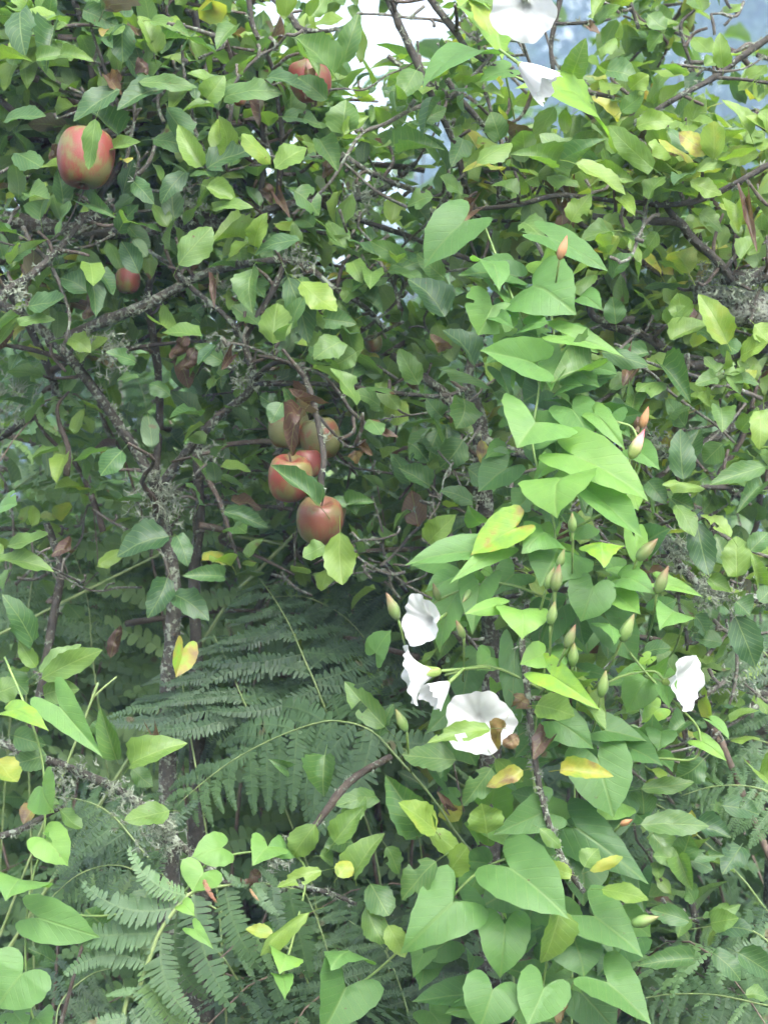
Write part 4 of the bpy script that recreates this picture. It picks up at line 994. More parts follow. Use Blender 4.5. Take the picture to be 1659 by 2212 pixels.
vine_stem(VM, [[(1180, 3300, 2.2), (1150, 2700, 2.17), (1165, 2212, 2.12), (1190, 2000, 2.12), (1170, 1800, 2.12), (1150, 1640, 2.12), (1175, 1460, 2.11), (1200, 1290, 2.1), (1195, 1120, 2.1), (1150, 960, 2.12), (1165, 800, 2.15), (1110, 650, 2.17), (1075, 560, 2.2), (1040, 470, 2.22)],
               [(1160, 1640, 2.13), (1290, 1490, 2.1), (1400, 1450, 2.09), (1440, 1475, 2.09)], [(1280, 1680, 2.14), (1400, 1640, 2.12), (1500, 1640, 2.1), (1510, 1580, 2.1), (1470, 1530, 2.09), (1410, 1470, 2.09), (1360, 1410, 2.09)],
               [(1190, 1500, 2.11), (1060, 1440, 2.1), (960, 1460, 2.1)], [(1200, 1300, 2.1), (1080, 1260, 2.1), (960, 1290, 2.1), (900, 1340, 2.1)],
               [(1180, 1830, 2.13), (1040, 1880, 2.1), (930, 1990, 2.1), (800, 2110, 2.12), (690, 2180, 2.13)], [(1200, 1160, 2.1), (1330, 1090, 2.1), (1380, 1010, 2.1), (1370, 930, 2.12), (1330, 910, 2.12)]])
vine_stem(VT, [[(1230, 3300, 2.38), (1235, 2212, 2.4), (1240, 1200, 2.42), (1180, 600, 2.42), (1120, 300, 2.4), (1090, 150, 2.34), (1060, 20, 2.33), (1130, -40, 2.3)], [(1100, 160, 2.34), (1180, 190, 2.34), (1280, 222, 2.35)]])
vine_stem(VL, [[(150, 3300, 2.12), (110, 2400, 2.12), (60, 2150, 2.12), (60, 1950, 2.13), (95, 1800, 2.14), (92, 1650, 2.15), (60, 1540, 2.16), (10, 1420, 2.2)], [(60, 1960, 2.13), (220, 1980, 2.13), (380, 1940, 2.12), (460, 1860, 2.13), (600, 1840, 2.13), (660, 1880, 2.14), (640, 2000, 2.12), (610, 2110, 2.1)]])

def corolla_mesh(seed, close=1.0):
    prof = [(.10, .004), (.10, .08), (.22, .13), (.38, .21), (.53, .31), (.67, .43), (.79, .57), (.88, .72), (.94, .87), (.965, 1.0)]
    if close < 1:
        prof = [(.04, .004), (.04, .10), (.14, .19), (.3, .33), (.48, .46), (.66, .57), (.82, .66), (.93, .73), (1.02, .76)]
    n = 80; V = []; F = []; U = []
    for i, (a, r) in enumerate(prof):
        q = i / (len(prof) - 1)
        for k in range(n):
            th = 2 * math.pi * k / n
            lob = 1 + q ** 3 * (.055 * math.cos(5 * th + seed) + .03 * math.cos(3 * th + seed * 2) + .04 * math.cos(2 * th + seed * 3) + .02 * math.cos(11 * th + seed) + .012 * math.cos(19 * th))
            pleat = q * (1 - q * .5) * .075 * abs(math.cos(2.5 * th + seed / 2))
            z = a * 1.15 + q ** 3 * (.10 * math.sin(5 * th + seed) * .7 + .09 * math.sin(2 * th + seed * 1.7) + .035 * math.sin(9 * th + seed) + .03 * math.sin(14 * th + seed * 3)) - pleat
            rr = r * lob
            V.append((rr * math.cos(th), rr * math.sin(th), z)); U.append((k / n, q))
    for i in range(len(prof) - 1):
        for k in range(n):
            F.append((i * n + k, i * n + (k + 1) % n, (i + 1) * n + (k + 1) % n, (i + 1) * n + k))
    return mesh_np('corolla', V, F, U)
def calyx_mesh():
    V = []; F = []
    for k in range(4):
        a0 = k * math.pi / 2
        b = len(V)
        for (z, r, sp) in ((-.02, .05, .5), (.06, .14, .8), (.22, .18, .85), (.36, .225, .6), (.50, .285, .06)):
            for s in (-1, -.33, .33, 1):
                a = a0 + s * sp
                V.append((r * math.cos(a), r * math.sin(a), z))
        for i in range(4):
            for s in range(3):
                F.append((b + i * 4 + s, b + i * 4 + s + 1, b + i * 4 + 4 + s + 1, b + i * 4 + 4 + s))
    return mesh_np('calyx', V, F)
CALYX = calyx_mesh()
def flower(tr, px, py, d, diam, axis, seed, label, stalk=None, close=1.0, depth=1.0):
    """px, py: centre of the open rim; axis points out of the trumpet"""
    r = diam * .5 * upx(d); ax = Vector(axis).normalized()
    q = ax.to_track_quat('Z', 'Y').to_matrix().to_4x4()
    base = P(px, py, d) - ax * r * 1.12 * depth
    mw = Matrix.Translation(base) @ q @ Matrix.Diagonal((r, r, r * depth, 1))
    f = add('flower', corolla_mesh(seed, close), M['petal'], tr, mw)
    f['label'] = label
    c = add('calyx', CALYX, M['calyx'], None); c.parent = f
    T = Tubes()
    a = base - ax * r * .02; s = stalk and P(*stalk) or base - ax * .06 + Vector((0, .03, -.01))
    mid = (a + s) * .5 - ax * .015
    T.tube([tuple(a) + (.0022,), tuple(mid) + (.0016,), tuple(s) + (.0016,)], n=5, sides=6)
    iv = mw.inverted(); T.V = [iv @ v for v in T.V]
    so_ = bpy.data.objects.new('stalk', T.mesh('stalk')); COL.objects.link(so_)
    so_.data.materials.append(M['stem']); so_.parent = f
flower(VT, 1130, 16, 2.18, 146, (-.15, -.85, -.38), 1.0, 'white trumpet flower cut by the top edge', None, 1.0, .7)
flower(VT, 1184, 186, 2.06, 104, (.70, -.22, -.62), 2.2, 'half closed white flower hanging over a glowing leaf', (1085, 112, 2.16), .62, 1.5)
flower(VM, 905, 1340, 2.05, 108, (-.62, -.68, .05), 3.1, 'white flower facing sideways, topmost of the group', (965, 1290, 2.1))
flower(VM, 880, 1462, 2.06, 132, (-.98, -.03, -.16), 4.4, 'white flower seen edge on in profile')
flower(VM, 930, 1508, 2.0, 84, (-.66, -.40, -.5), 5.0, 'small half open white flower tilted downward', (990, 1450, 2.08), .8, 1.25)
flower(VM, 1035, 1562, 2.06, 146, (-.05, -.95, -.08), 6.3, 'large white flower facing out with a leaf across it', None, 1.0, .75)
flower(VM, 1488, 1476, 2.07, 118, (.70, -.62, .02), 7.7, 'lone white flower on a long stalk at the right', (1400, 1450, 2.09))

def bud_mesh():
    prof = [(0, .02), (.03, .12), (.14, .2), (.32, .25), (.5, .23), (.7, .15), (.88, .07), (1, .005)]
    n = 12; V = []; F = []; U = []
    for i, (z, r) in enumerate(prof):
        for k in range(n):
            th = 2 * math.pi * k / n + z * .9
            rr = r * (1 + .12 * math.cos(4 * th))
            V.append((rr * math.cos(th), rr * math.sin(th), z)); U.append((k / n, z))
    for i in range(len(prof) - 1):
        for k in range(n):
            F.append((i * n + k, i * n + (k + 1) % n, (i + 1) * n + (k + 1) % n, (i + 1) * n + k))
    return V, F, U
bdat = bud_mesh()
BUDM = {k: mesh_np('bud', *bdat) for k in ('bud_green', 'bud_brown', 'bud_pink', 'bud_dry')}
for k, m_ in BUDM.items(): m_.materials.append(M[k])
BUDS = [(860,1338,836,1284,2.05,'bud_brown'),(1180,1272,1196,1228,2.0,'bud_green'),(1198,1278,1208,1222,1.995,'bud_brown'),(1206,1226,1218,1188,2.0,'bud_green'),
        (1188,1350,1198,1302,2.0,'bud_green'),(1222,1400,1242,1352,2.0,'bud_brown'),(1236,1150,1236,1110,2.0,'bud_green'),(1418,1282,1442,1226,2.04,'bud_brown'),
        (1376,1210,1418,1166,2.06,'bud_brown'),(1342,1386,1368,1330,2.05,'bud_green'),(1298,1506,1308,1452,2.06,'bud_green'),(878,1580,856,1535,2.06,'bud_green'),
        (1002,1378,986,1342,2.04,'bud_brown'),(948,1296,936,1262,2.1,'bud_brown'),(1362,990,1390,932,2.06,'bud_pink'),(1208,560,1224,510,2.1,'bud_dry'),
        (1364,1998,1420,1982,2.06,'bud_green'),(1236,1440,1240,1390,2.08,'bud_green'),(1385,925,1400,880,2.15,'bud_dry'),(1015,1275,1000,1300,2.08,'bud_green'),
        (1340,1782,1365,1772,2.08,'bud_dry'),(1475,1352,1490,1335,2.1,'bud_green')]
for bx, by, tx, ty, d, k in BUDS:
    B = P(bx, by, d); T_ = P(tx, ty, d - .01)
    L = (T_ - B).length * 1.08
    q = (T_ - B).normalized().to_track_quat('Z', 'Y').to_matrix().to_4x4()
    mw = Matrix.Translation(B) @ q @ Matrix.Diagonal((L * .78, L * .78, L, 1))
    o = add('bud', BUDM[k], None, VM, mw)
    T = Tubes(); e = B - (T_ - B).normalized() * .045 + Vector((random.uniform(-.015, .015), .06, -.02))
    T.tube([tuple(B) + (.0017,), tuple((B + e) * .5 + Vector((0, -.004, -.006))) + (.0013,), tuple(e) + (.0013,)], n=4, sides=5)
    iv = mw.inverted(); T.V = [iv @ v for v in T.V]
    s_ = bpy.data.objects.new('stalk', T.mesh('stalk')); COL.objects.link(s_)
    s_.data.materials.append(M['stem']); s_.parent = o

# ------------------------------------------------------------------ bracken
def pinna_template(curve, droop, n=20, wide=.12, fine=False, seed=0):
    rr = random.Random(seed)
    V = []; F = []; U = []
    def pt(t):
        x = curve * (t * (1 - t)) * 1.6; return Vector((x, t, -droop * t * t))
    def tan(t): return (pt(min(t + .01, 1)) - pt(max(t - .01, 0))).normalized()
    for k in range(9):                                   # midrib
        t = k / 8; p = pt(t); a = Vector((tan(t).y, -tan(t).x, 0)) * (.009 * (1 - t * .7))
        V.append(p - a); V.append(p + a); U += [(0, .5), (0, .5)]
    for k in range(8): F.append((2 * k, 2 * k + 1, 2 * k + 3, 2 * k + 2))
    for i in range(n):
        t = .03 + .95 * i / n
        l = wide * (1 - .35 * abs(t - .3) / .3 if t < .3 else (1 - (t - .3) / .7) ** .62) * rr.uniform(.78, 1.12) + .006
        wd = .95 / n * (.46 if not fine else .40)
        for s in (-1, 1):
            p = pt(t + (.25 / n if s > 0 else 0)); y = tan(t); x = Vector((y.y, -y.x, 0)) * s
            if rr.random() < .035: continue
            d = (x * .95 + y * (.28 + rr.uniform(-.14, .14)) + Vector((0, 0, rr.uniform(-.35, .12)))).normalized()
            yy = (y - d * y.dot(d)).normalized()
            b = len(V); dz = Vector((0, 0, -.05 * l))
            V += [p - yy * wd, p + yy * wd, p + d * l * .6 - yy * wd * .95 + dz * .4, p + d * l * .6 + yy * wd * .95 + dz * .4, p + d * l * .9 + yy * wd * .6 + dz, p + d * l + yy * wd * .15 + dz * 1.5, p + d * l * .88 - yy * wd * .6 + dz]
            U += [(0, 0), (0, .1), (.2, 0), (.2, .1), (.4, .1), (.45, .05), (.4, 0)]
            f = [(b, b + 1, b + 3, b + 2), (b + 2, b + 3, b + 4, b + 6), (b + 6, b + 4, b + 5)]
            F += f if s < 0 else [q[::-1] for q in f]
    return np.array([tuple(v) for v in V]), F, np.array(U)
PT = [pinna_template(c, dr, 20, .155, seed=i) for i, (c, dr) in enumerate(((0, .1), (.18, .15), (-.18, .15), (.35, .1), (-.35, .1)))]
PF = [pinna_template(c, dr, 24, .10, True, seed=10 + i) for i, (c, dr) in enumerate(((0, .15), (.22, .25), (-.22, .25), (.4, .3), (-.4, .3)))]
PM = [mesh_np('pinna_%d' % i, *t) for i, t in enumerate(PT)]
PFM = [mesh_np('fine_pinna_%d' % i, *t) for i, t in enumerate(PF)]
for m_ in PM + PFM: m_.materials.append(M['fern'])
PL = [pinna_template(c, .15, 13, .1, seed=30 + i) for i, c in enumerate((0, .25, -.25))]
CENTER = Vector((0, 0, CAM_Z))
def pinna_obj(fr, b, t, n, tint, meshes, curve=None, wk=1.0):
    m = meshes[curve if curve is not None else random.randrange(len(meshes))]
    x, y, z, L = frame(b, t, n)
    o = add('pinna', m, None, fr, leaf_matrix(b, t, n, L * wk, L))
    o['tint'] = float(min(1, max(0, tint + random.gauss(0, .05))))
def frond(label, rach, npairs, lmax, tint, meshes=PFM, normal=(0, -.7, .7), ang=62, droop=.35, start=.12, wk=1.0, r=.0019, grp='bracken fronds under the apple trees', ground_pt=True, sides=(1, -1)):
    """rach: (px,py,d) from the lower to the upper end"""
    pts = [tuple(P(*q)) for q in rach]
    base = Vector((pts[0][0], pts[0][1], 0))
    full = list(pts)
    if ground_pt:
        p0 = Vector(pts[0]); t0 = (Vector(pts[1]) - p0).normalized()
        a0 = p0 - t0 * .12 + Vector((0, .05, -.03)); b0 = a0 - t0 * .12 + Vector((0, .10, -.12))
        g0 = Vector((b0.x - t0.x * .12, b0.y + .12, -.03))
        full = [tuple(g0), tuple(b0), tuple(a0)] + full
        base = Vector((g0.x, g0.y, 0))
    e = thing('bracken_frond', base, label, 'fern', grp)
    T = Tubes(); nn = len(full)
    T.tube([q + (max(r * (1 - .75 * i / nn), .0007),) for i, q in enumerate(full)], n=5, sides=6)
    add('stem', T.mesh('stem'), M['fern_stem'], e)
    c = catmull([q + (0,) for q in pts], 12)[:, :3]
    n = Vector(normal).normalized(); N_ = len(c)
    for i in range(npairs):
        f = start + (1 - start) * i / npairs
        k = min(int(f * (N_ - 1)), N_ - 2)
        p = Vector(c[k]); t = Vector(c[min(k + 1, N_ - 1)] - c[max(k - 1, 0)]).normalized()
        nl = (n - t * n.dot(t)).normalized(); s_ = t.cross(nl)
        L = lmax * (1 - ((f - start) / (1 - start)) ** 1.3 * .85) * random.uniform(.9, 1.08)
        for s in sides:
            d = (t * math.cos(R(ang)) + s_ * s * math.sin(R(ang)) + Vector((0, 0, -droop)) + Vector((random.gauss(0, .05), random.gauss(0, .08), random.gauss(0, .05)))).normalized()
            pinna_obj(e, p + t * random.uniform(-.004, .004), p + d * L, (nl + Vector((0, -.15, .2))), tint, meshes, None, wk)
    return e
# the near frond low on the left, every pinna where it lies
hp = [(262, 2250, 2.1), (296, 2150, 2.09), (322, 2075, 2.08), (342, 2020, 2.08), (372, 1975, 2.08), (402, 1938, 2.09), (430, 1925, 2.1), (500, 1912, 2.12), (575, 1910, 2.14), (650, 1925, 2.16)]
e = thing('bracken_frond', Vector((P(200, 2300, 2.1).x, 2.15, 0)), 'large near bracken frond spreading its pinnae at the lower left', 'fern', 'bracken fronds under the apple trees')
T = Tubes(); T.tube([(P(200, 2300, 2.1).x, 2.15, -.03, .004), (P(215, 2300, 2.1).x, 2.13, .35, .0036)] + [tuple(P(*q)) + (.003 - i * .0002,) for i, q in enumerate(hp)], n=5, sides=7)
add('stem', T.mesh('stem'), M['fern_stem'], e)
for bx, by, tx, ty, cv in [(402,1935,282,1822,4),(386,1960,172,1892,4),(345,2018,118,2020,0),(316,2082,130,2106,3),(294,2140,225,2150,0),(275,2200,170,2215,0),
                           (418,1932,520,2190,1),(386,1968,456,2170,3),(350,2012,440,2215,3),(322,2072,430,2235,3),(303,2125,395,2240,3),(284,2180,350,2250,1),
                           (486,1915,582,2108,1),(548,1908,604,1975,1),(560,1910,632,1960,1),(624,1920,668,2130,0),(590,1912,625,2040,1),(480,1914,415,1860,4),(540,1910,480,1872,4),(600,1915,560,1872,0)]:
    b = P(bx, by, 2.085 if bx < 430 else 2.12); t = P(tx, ty, (2.085 if bx < 430 else 2.12) + random.uniform(-.03, .03))
    pinna_obj(e, b, t, Vector((random.gauss(0, .15), -.8, .55)), .22 if random.random() > .1 else .4, PM, cv, 1.2)
for (bx, by, tx, ty) in [(440,1900,470,1950),(540,1920,560,1945)]:
    pinna_obj(e, P(bx, by, 2.07), P(tx, ty, 2.06), Vector((0, -.8, .5)), 1.0, PM, 1, .8)

FR = [
 # middle fronds, feathery; low tints put the overshadowing into their colour
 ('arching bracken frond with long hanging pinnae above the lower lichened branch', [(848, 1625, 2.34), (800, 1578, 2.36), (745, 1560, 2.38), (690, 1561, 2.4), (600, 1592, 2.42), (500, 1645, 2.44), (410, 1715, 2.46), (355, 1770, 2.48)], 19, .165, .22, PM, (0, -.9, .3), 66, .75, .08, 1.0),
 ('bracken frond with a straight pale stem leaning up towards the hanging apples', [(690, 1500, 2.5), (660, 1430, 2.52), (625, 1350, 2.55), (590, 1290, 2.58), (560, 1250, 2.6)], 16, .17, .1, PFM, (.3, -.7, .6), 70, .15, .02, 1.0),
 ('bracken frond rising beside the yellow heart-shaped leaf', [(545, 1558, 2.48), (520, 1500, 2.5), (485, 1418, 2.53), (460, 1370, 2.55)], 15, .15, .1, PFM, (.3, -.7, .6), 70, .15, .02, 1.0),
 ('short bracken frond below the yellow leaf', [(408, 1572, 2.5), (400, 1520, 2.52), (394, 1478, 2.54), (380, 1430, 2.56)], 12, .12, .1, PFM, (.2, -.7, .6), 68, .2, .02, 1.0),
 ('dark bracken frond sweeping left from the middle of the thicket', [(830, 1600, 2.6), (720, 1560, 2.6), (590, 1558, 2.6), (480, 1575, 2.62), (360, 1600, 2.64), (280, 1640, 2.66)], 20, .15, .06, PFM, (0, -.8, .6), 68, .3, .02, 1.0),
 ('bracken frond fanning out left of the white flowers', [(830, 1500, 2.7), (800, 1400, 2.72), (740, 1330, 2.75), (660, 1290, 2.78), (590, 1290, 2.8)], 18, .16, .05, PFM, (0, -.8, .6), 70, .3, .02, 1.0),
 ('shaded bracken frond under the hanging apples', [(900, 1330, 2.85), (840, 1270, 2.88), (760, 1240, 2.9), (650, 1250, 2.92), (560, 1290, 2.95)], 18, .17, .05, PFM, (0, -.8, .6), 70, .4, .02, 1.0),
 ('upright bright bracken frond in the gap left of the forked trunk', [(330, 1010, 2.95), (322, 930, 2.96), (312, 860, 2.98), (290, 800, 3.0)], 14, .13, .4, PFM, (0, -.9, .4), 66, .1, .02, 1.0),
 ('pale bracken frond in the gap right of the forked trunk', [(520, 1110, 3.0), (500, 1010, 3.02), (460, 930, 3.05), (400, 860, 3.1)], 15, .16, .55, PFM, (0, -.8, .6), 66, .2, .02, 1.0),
 ('bracken frond tinted as sunlit, lying flat across the left gap', [(40, 1050, 3.05), (130, 1000, 3.08), (230, 970, 3.1), (330, 960, 3.15)], 16, .15, .58, PFM, (0, -.5, .85), 68, .2, .02, 1.0),  # bright tint of this frond and the next stands in for light
 ('bracken frond tinted as sunlit, behind the forked trunk', [(250, 1120, 2.95), (340, 1060, 2.98), (440, 1020, 3.0), (560, 1010, 3.05)], 16, .16, .58, PFM, (0, -.5, .85), 68, .2, .02, 1.0),
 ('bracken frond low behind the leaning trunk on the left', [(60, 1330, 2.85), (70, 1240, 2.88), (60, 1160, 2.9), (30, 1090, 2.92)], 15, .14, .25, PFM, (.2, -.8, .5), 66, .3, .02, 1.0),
 ('bracken frond beside the left edge below the ones tinted as sunlit', [(200, 1420, 2.85), (190, 1300, 2.88), (160, 1200, 2.9), (100, 1130, 2.92)], 15, .15, .3, PFM, (.2, -.8, .5), 66, .3, .02, 1.0),
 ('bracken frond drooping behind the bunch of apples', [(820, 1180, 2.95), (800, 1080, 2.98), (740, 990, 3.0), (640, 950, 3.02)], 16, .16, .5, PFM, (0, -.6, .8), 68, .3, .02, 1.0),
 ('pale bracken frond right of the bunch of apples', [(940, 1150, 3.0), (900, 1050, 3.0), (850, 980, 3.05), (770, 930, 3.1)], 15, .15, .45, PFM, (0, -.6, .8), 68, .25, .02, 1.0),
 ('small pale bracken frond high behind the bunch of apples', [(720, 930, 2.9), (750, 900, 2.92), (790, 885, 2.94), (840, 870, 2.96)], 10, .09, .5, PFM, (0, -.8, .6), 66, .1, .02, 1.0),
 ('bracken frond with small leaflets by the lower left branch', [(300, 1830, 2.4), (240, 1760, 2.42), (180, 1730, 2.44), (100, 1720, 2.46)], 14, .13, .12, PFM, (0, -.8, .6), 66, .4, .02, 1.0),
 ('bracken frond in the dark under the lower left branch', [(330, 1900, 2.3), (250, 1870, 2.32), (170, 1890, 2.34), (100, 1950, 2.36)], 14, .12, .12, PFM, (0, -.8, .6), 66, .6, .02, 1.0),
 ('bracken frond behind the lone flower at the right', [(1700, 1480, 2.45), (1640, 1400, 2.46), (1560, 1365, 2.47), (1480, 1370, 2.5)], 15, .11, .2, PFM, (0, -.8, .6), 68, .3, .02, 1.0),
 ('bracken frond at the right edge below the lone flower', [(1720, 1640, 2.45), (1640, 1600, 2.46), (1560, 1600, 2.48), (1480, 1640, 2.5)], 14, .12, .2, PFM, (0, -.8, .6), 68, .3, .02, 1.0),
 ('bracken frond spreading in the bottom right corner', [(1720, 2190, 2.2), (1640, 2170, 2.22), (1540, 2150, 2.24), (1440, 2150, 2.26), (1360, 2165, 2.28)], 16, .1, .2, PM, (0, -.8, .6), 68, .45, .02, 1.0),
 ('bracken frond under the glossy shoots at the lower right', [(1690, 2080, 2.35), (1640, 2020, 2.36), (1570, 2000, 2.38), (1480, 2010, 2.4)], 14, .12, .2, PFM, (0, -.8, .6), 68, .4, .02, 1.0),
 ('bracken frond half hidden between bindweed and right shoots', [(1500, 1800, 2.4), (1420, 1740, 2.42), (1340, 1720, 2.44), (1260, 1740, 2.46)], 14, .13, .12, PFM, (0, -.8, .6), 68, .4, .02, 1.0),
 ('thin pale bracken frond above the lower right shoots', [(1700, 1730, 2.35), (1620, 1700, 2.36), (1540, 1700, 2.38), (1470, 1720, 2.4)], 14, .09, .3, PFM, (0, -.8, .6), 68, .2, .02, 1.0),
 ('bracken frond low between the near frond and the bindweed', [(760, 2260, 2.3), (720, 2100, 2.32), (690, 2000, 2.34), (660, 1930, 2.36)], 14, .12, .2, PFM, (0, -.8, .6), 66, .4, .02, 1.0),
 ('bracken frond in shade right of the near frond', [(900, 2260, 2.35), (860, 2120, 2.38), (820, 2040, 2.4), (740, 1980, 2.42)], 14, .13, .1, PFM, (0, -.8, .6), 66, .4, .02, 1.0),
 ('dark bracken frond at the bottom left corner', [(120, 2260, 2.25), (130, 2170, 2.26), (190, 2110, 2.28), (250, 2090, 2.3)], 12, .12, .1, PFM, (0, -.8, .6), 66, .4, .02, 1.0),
]
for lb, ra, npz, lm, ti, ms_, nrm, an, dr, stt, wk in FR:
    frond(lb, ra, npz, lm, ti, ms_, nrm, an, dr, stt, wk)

# bracken and scrub filling the ground behind, too dense to count
def fern_mass():
    mp = Mass(PL); T = Tubes()
    for i in range(190):
        d = random.uniform(3.0, 6.5) if i > 45 else random.uniform(2.6, 3.2)
        tall = i >= 150
        if tall: d = random.uniform(2.85, 3.5)
        x = random.uniform(-1.1, 1.1) * THF * d * 1.15
        if tall: x = random.uniform(-1.0, .15) * THF * d
        base = Vector((x, d, -.03)); h = random.uniform(.55, 1.25) if d > 3 else random.uniform(.5, 1.0)
        if tall: h = random.uniform(1.3, 1.72)
        yaw = random.uniform(0, 6.283); lean = Vector((math.cos(yaw), math.sin(yaw), 0))
        pts = []
        for k in range(8):
            f = k / 7
            p = base + Vector((0, 0, h * (math.sin(f * 1.9) / math.sin(1.57) if f < .83 else math.sin(.83 * 1.9) - (f - .83) * .6))) + lean * (.55 * f * f)
            pts.append(p)
        T.tube([tuple(p) + (.004 * (1 - k / 9),) for k, p in enumerate(pts)], n=2, sides=4)
        c = catmull([tuple(p) + (0,) for p in pts], 8)[:, :3]
        tint = random.uniform(.08, .45) if not tall else random.uniform(.4, .68)
        for q in range(15):
            f = .32 + .66 * q / 15; k = int(f * (len(c) - 1)); p = Vector(c[k]); t = Vector(c[min(k + 1, len(c) - 1)] - c[k - 1]).normalized()
            n = Vector((0, 0, 1)); n = (n - t * n.dot(t)).normalized(); s_ = t.cross(n)
            L = .26 * (1 - (q / 15) ** 1.4 * .85)
            for s in (1, -1):
                dd = (t * .45 + s_ * s * .9 + Vector((0, 0, -.25))).normalized()
                mp.add(leaf_matrix(p, p + dd * L, n, L, L), tint + random.gauss(0, .04))
    o = add('undergrowth', mp.build('undergrowth'), M['fern_mass'])
    tag(o, 'dark mass of bracken filling the ground behind the trees', 'undergrowth', None, 'stuff')
    o = add('undergrowth', T.mesh('stems'), M['dead_stem'])
    tag(o, 'thin brown stems standing in the dark bracken mass', 'undergrowth', None, 'stuff')
fern_mass()
def scrub():
    ms = Mass(LT); T = Tubes()
    for i in range(330):
        far = i > 120
        d = random.uniform(5.5, 9.0) if far else random.uniform(3.0, 5.2)
        x = random.uniform(-1.15, 1.15) * THF * d * 1.15
        p = Vector((x, d, -.03)); h = random.uniform(1.8, 3.1) if far else random.uniform(.8, 1.75)
        v = Vector((random.gauss(0, .12), random.gauss(0, .1), 1))
        pts = [p + v * h * k / 5 + Vector((random.gauss(0, .03), random.gauss(0, .03), 0)) for k in range(6)]
        T.tube([tuple(q) + (.006 * (1 - k / 7),) for k, q in enumerate(pts)], n=2, sides=4)
        tint = random.uniform(.08, .38)  # low tints put the darkness of the depth into the leaf colour
        for _ in range(70 if far else 48):
            f = random.uniform(.25, 1); a = pts[min(int(f * 5), 4)].lerp(pts[min(int(f * 5) + 1, 5)], f * 5 % 1)
            dd = Vector((random.gauss(0, 1), random.gauss(0, 1), random.gauss(0, .5))).normalized()
            a = a + dd * random.uniform(.02, .28 if far else .12); L = random.uniform(.045, .085) * (1.5 if far else 1)
            ms.add(leaf_matrix(a, a + (dd + Vector((0, 0, -.3))).normalized() * L, Vector((random.gauss(0, .4), random.gauss(-.2, .4), 1)), L * .62), tint + random.gauss(0, .06))
    o = add('undergrowth', ms.build('undergrowth'), M['apple_mass'])
    tag(o, 'leafy dark scrub standing behind the bracken', 'undergrowth', None, 'stuff')
    o = add('undergrowth', T.mesh('stems'), M['twig'])
    tag(o, 'bare woody stems of the dark scrub', 'undergrowth', None, 'stuff')
scrub()

# dead sticks standing in the thicket
for label, pts in [('pale dry stick leaning at the right below the lone flower', [(1590, 1680, 2.4, 8), (1560, 1610, 2.4, 9), (1520, 1540, 2.4, 8)]),
                   ('yellow bent stalk crossing behind the hanging apples', [(440, 1150, 2.75, 3), (500, 1158, 2.75, 3), (570, 1168, 2.75, 3), (625, 1180, 2.75, 2)]),
                   ('slender pale stalk rising left of the ferns', [(180, 1560, 2.4, 3), (200, 1510, 2.4, 3), (252, 1462, 2.4, 2)]),
                   ('slim pale stalk slanting up behind the ferns', [(430, 1400, 2.75, 4), (500, 1290, 2.75, 4), (560, 1230, 2.75, 4), (640, 1150, 2.75, 4)])]:
    q = [tuple(P(a, b, d)) + (r * upx(d),) for a, b, d, r in pts]
    T = Tubes(); b0 = Vector(q[0][:3])
    t0 = (Vector(q[1][:3]) - b0).normalized(); k0 = (b0.z + .03) / max(t0.z, .5); g0 = b0 - t0 * k0; g0.z = -.03
    T.tube([tuple(g0 + Vector((0, .15, 0))) + (q[0][3] * 1.2,), tuple(b0.lerp(g0, .5) + Vector((0, .05, 0))) + (q[0][3] * 1.1,)] + q, n=5, sides=6, rough=.1)
    o = add('dry_stalk', T.mesh('dry_stalk'), M['dead_stem'] if 'stick' in label else M['fern_stem'])
    tag(o, label, 'stalk')

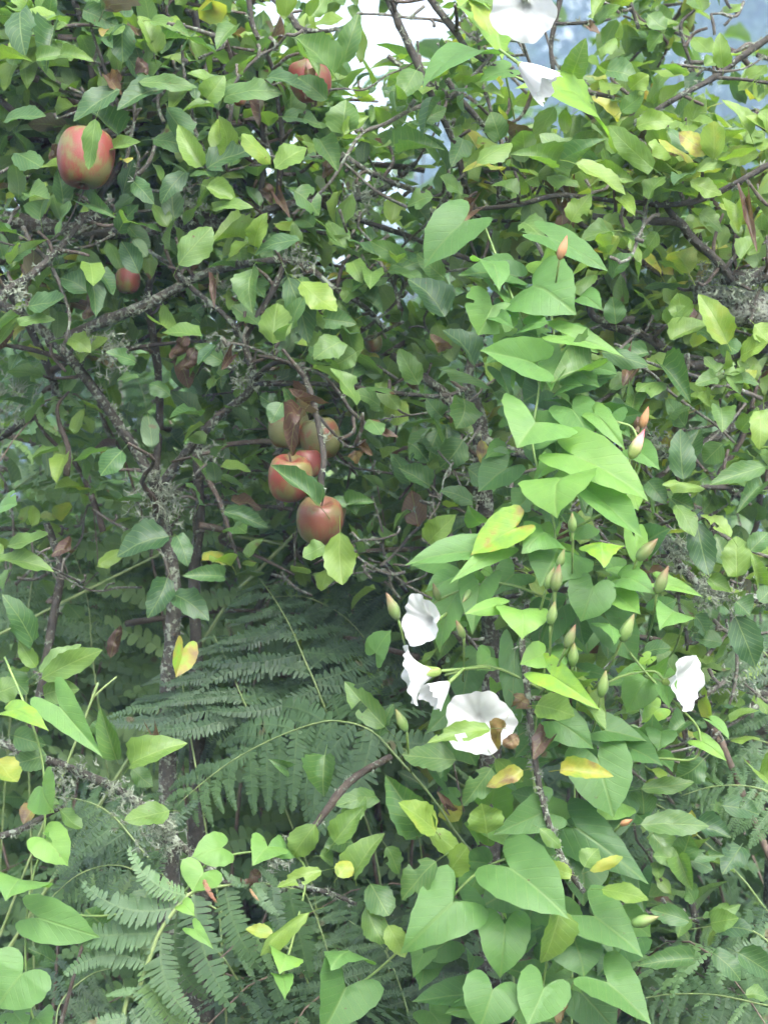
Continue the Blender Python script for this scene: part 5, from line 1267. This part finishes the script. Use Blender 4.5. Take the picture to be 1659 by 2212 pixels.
# ------------------------------------------------------------------ far trees beyond the orchard
def far_leaf_mat():
    m, nt = newmat('far foliage'); g = N(nt)
    geo = g.node('ShaderNodeNewGeometry')
    col = g.ramp(g.noise(geo.outputs['Position'], .8, 4), [(.3, (.03, .065, .03)), (.7, (.07, .12, .05))])
    b = g.node('ShaderNodeBsdfPrincipled'); g.link(col, b.inputs['Base Color']); b.inputs['Roughness'].default_value = .6
    out = g.node('ShaderNodeOutputMaterial'); g.link(b.outputs[0], out.inputs[0]); return m
M['far'] = far_leaf_mat()
def far_tree(x, y, h, rad, label, nclump=260, seed=0):
    rr = random.Random(seed)
    e = thing('far_tree', Vector((x, y, 0)), label, 'tree', 'hazy trees beyond the orchard')
    T = Tubes(); T.tube([(x, y, -.2, .7), (x + .2, y, h * .35, .5), (x - .2, y, h * .7, .3), (x, y, h * .95, .08)], n=4, sides=8, rough=.1)
    ends = []
    for k in range(16):
        a = rr.uniform(0, 6.283); z0 = rr.uniform(.2, .75) * h; L = rad * rr.uniform(.6, 1.0)
        p1 = Vector((x, y, z0)); p2 = p1 + Vector((math.cos(a) * L, math.sin(a) * L, rr.uniform(.1, .5) * L))
        T.tube([tuple(p1) + (.22,), tuple(p1.lerp(p2, .5) + Vector((0, 0, .1))) + (.14,), tuple(p2) + (.04,)], n=3, sides=5)
        ends.append((p1, p2))
    add('trunk', T.mesh('trunk'), M['bark'], e)
    V = []; F = []
    for c in range(nclump):
        u = rr.random(); zc = h * (.12 + .86 * u)
        prof = math.sin(math.pi * min(1, (.12 + u * .85))) ** .6
        a = rr.uniform(0, 6.283); q = rad * prof * math.sqrt(rr.random())
        cc = Vector((x + math.cos(a) * q, y + math.sin(a) * q, zc))
        cr = rr.uniform(.9, 1.9)
        for _ in range(46):
            d = Vector((rr.gauss(0, 1), rr.gauss(0, 1), rr.gauss(0, .6)))
            p = cc + d * cr * .55
            s = rr.uniform(.14, .30); n = Vector((rr.gauss(0, 1), rr.gauss(0, 1), rr.gauss(.5, 1))).normalized()
            a1 = n.orthogonal().normalized(); a1.rotate(Matrix.Rotation(rr.random() * 6.28, 3, n)); b1 = n.cross(a1)
            b = len(V)
            V += [tuple(p - a1 * s), tuple(p + b1 * s * .55), tuple(p + a1 * s), tuple(p - b1 * s * .55)]
            F.append((b, b + 1, b + 2, b + 3))
    add('crown', mesh_np('crown', V, np.array(F), None, None, False), M['far'], e)
far_tree(13.0, 66, 34, 9.5, 'tall bluish hazy tree filling the upper right corner', 1000, 1)
far_tree(5.6, 74, 20.5, 5.6, 'hazy bluish tree behind the small upper flower', 520, 2)
far_tree(23, 78, 32, 9.0, 'hazy tree at the far right edge beyond the orchard', 260, 3)
far_tree(-3.8, 84, 11.5, 7.0, 'low hazy tree glimpsed through gaps near the middle', 200, 4)
far_tree(-15, 80, 13.5, 7.5, 'low hazy tree behind the left of the apple tree', 200, 5)

# ------------------------------------------------------------------ the misty air
def haze():
    x0, x1, y0, y1, z0, z1 = -75, 75, -30, 125, -1.4, 38
    V = [(x, y, z) for z in (z0, z1) for y in (y0, y1) for x in (x0, x1)]
    F = [(0, 2, 3, 1), (4, 5, 7, 6), (0, 1, 5, 4), (2, 6, 7, 3), (0, 4, 6, 2), (1, 3, 7, 5)]
    m, nt = newmat('misty air'); g = N(nt)
    v = g.node('ShaderNodeVolumePrincipled')
    v.inputs['Color'].default_value = (.52, .72, 1.0, 1); v.inputs['Density'].default_value = .007; v.inputs['Anisotropy'].default_value = .2
    out = g.node('ShaderNodeOutputMaterial'); g.link(v.outputs[0], out.inputs['Volume'])
    o = add('haze', mesh_np('haze', V, F, None, None, False), m)
    o['kind'] = 'stuff'; o['label'] = 'pale blue haze in the air of the orchard'
haze()
print('tris', sum(len(o.data.loop_triangles) if False else len(o.data.polygons) * 2 for o in bpy.data.objects if o.type == 'MESH'), 'objects', len(bpy.data.objects))
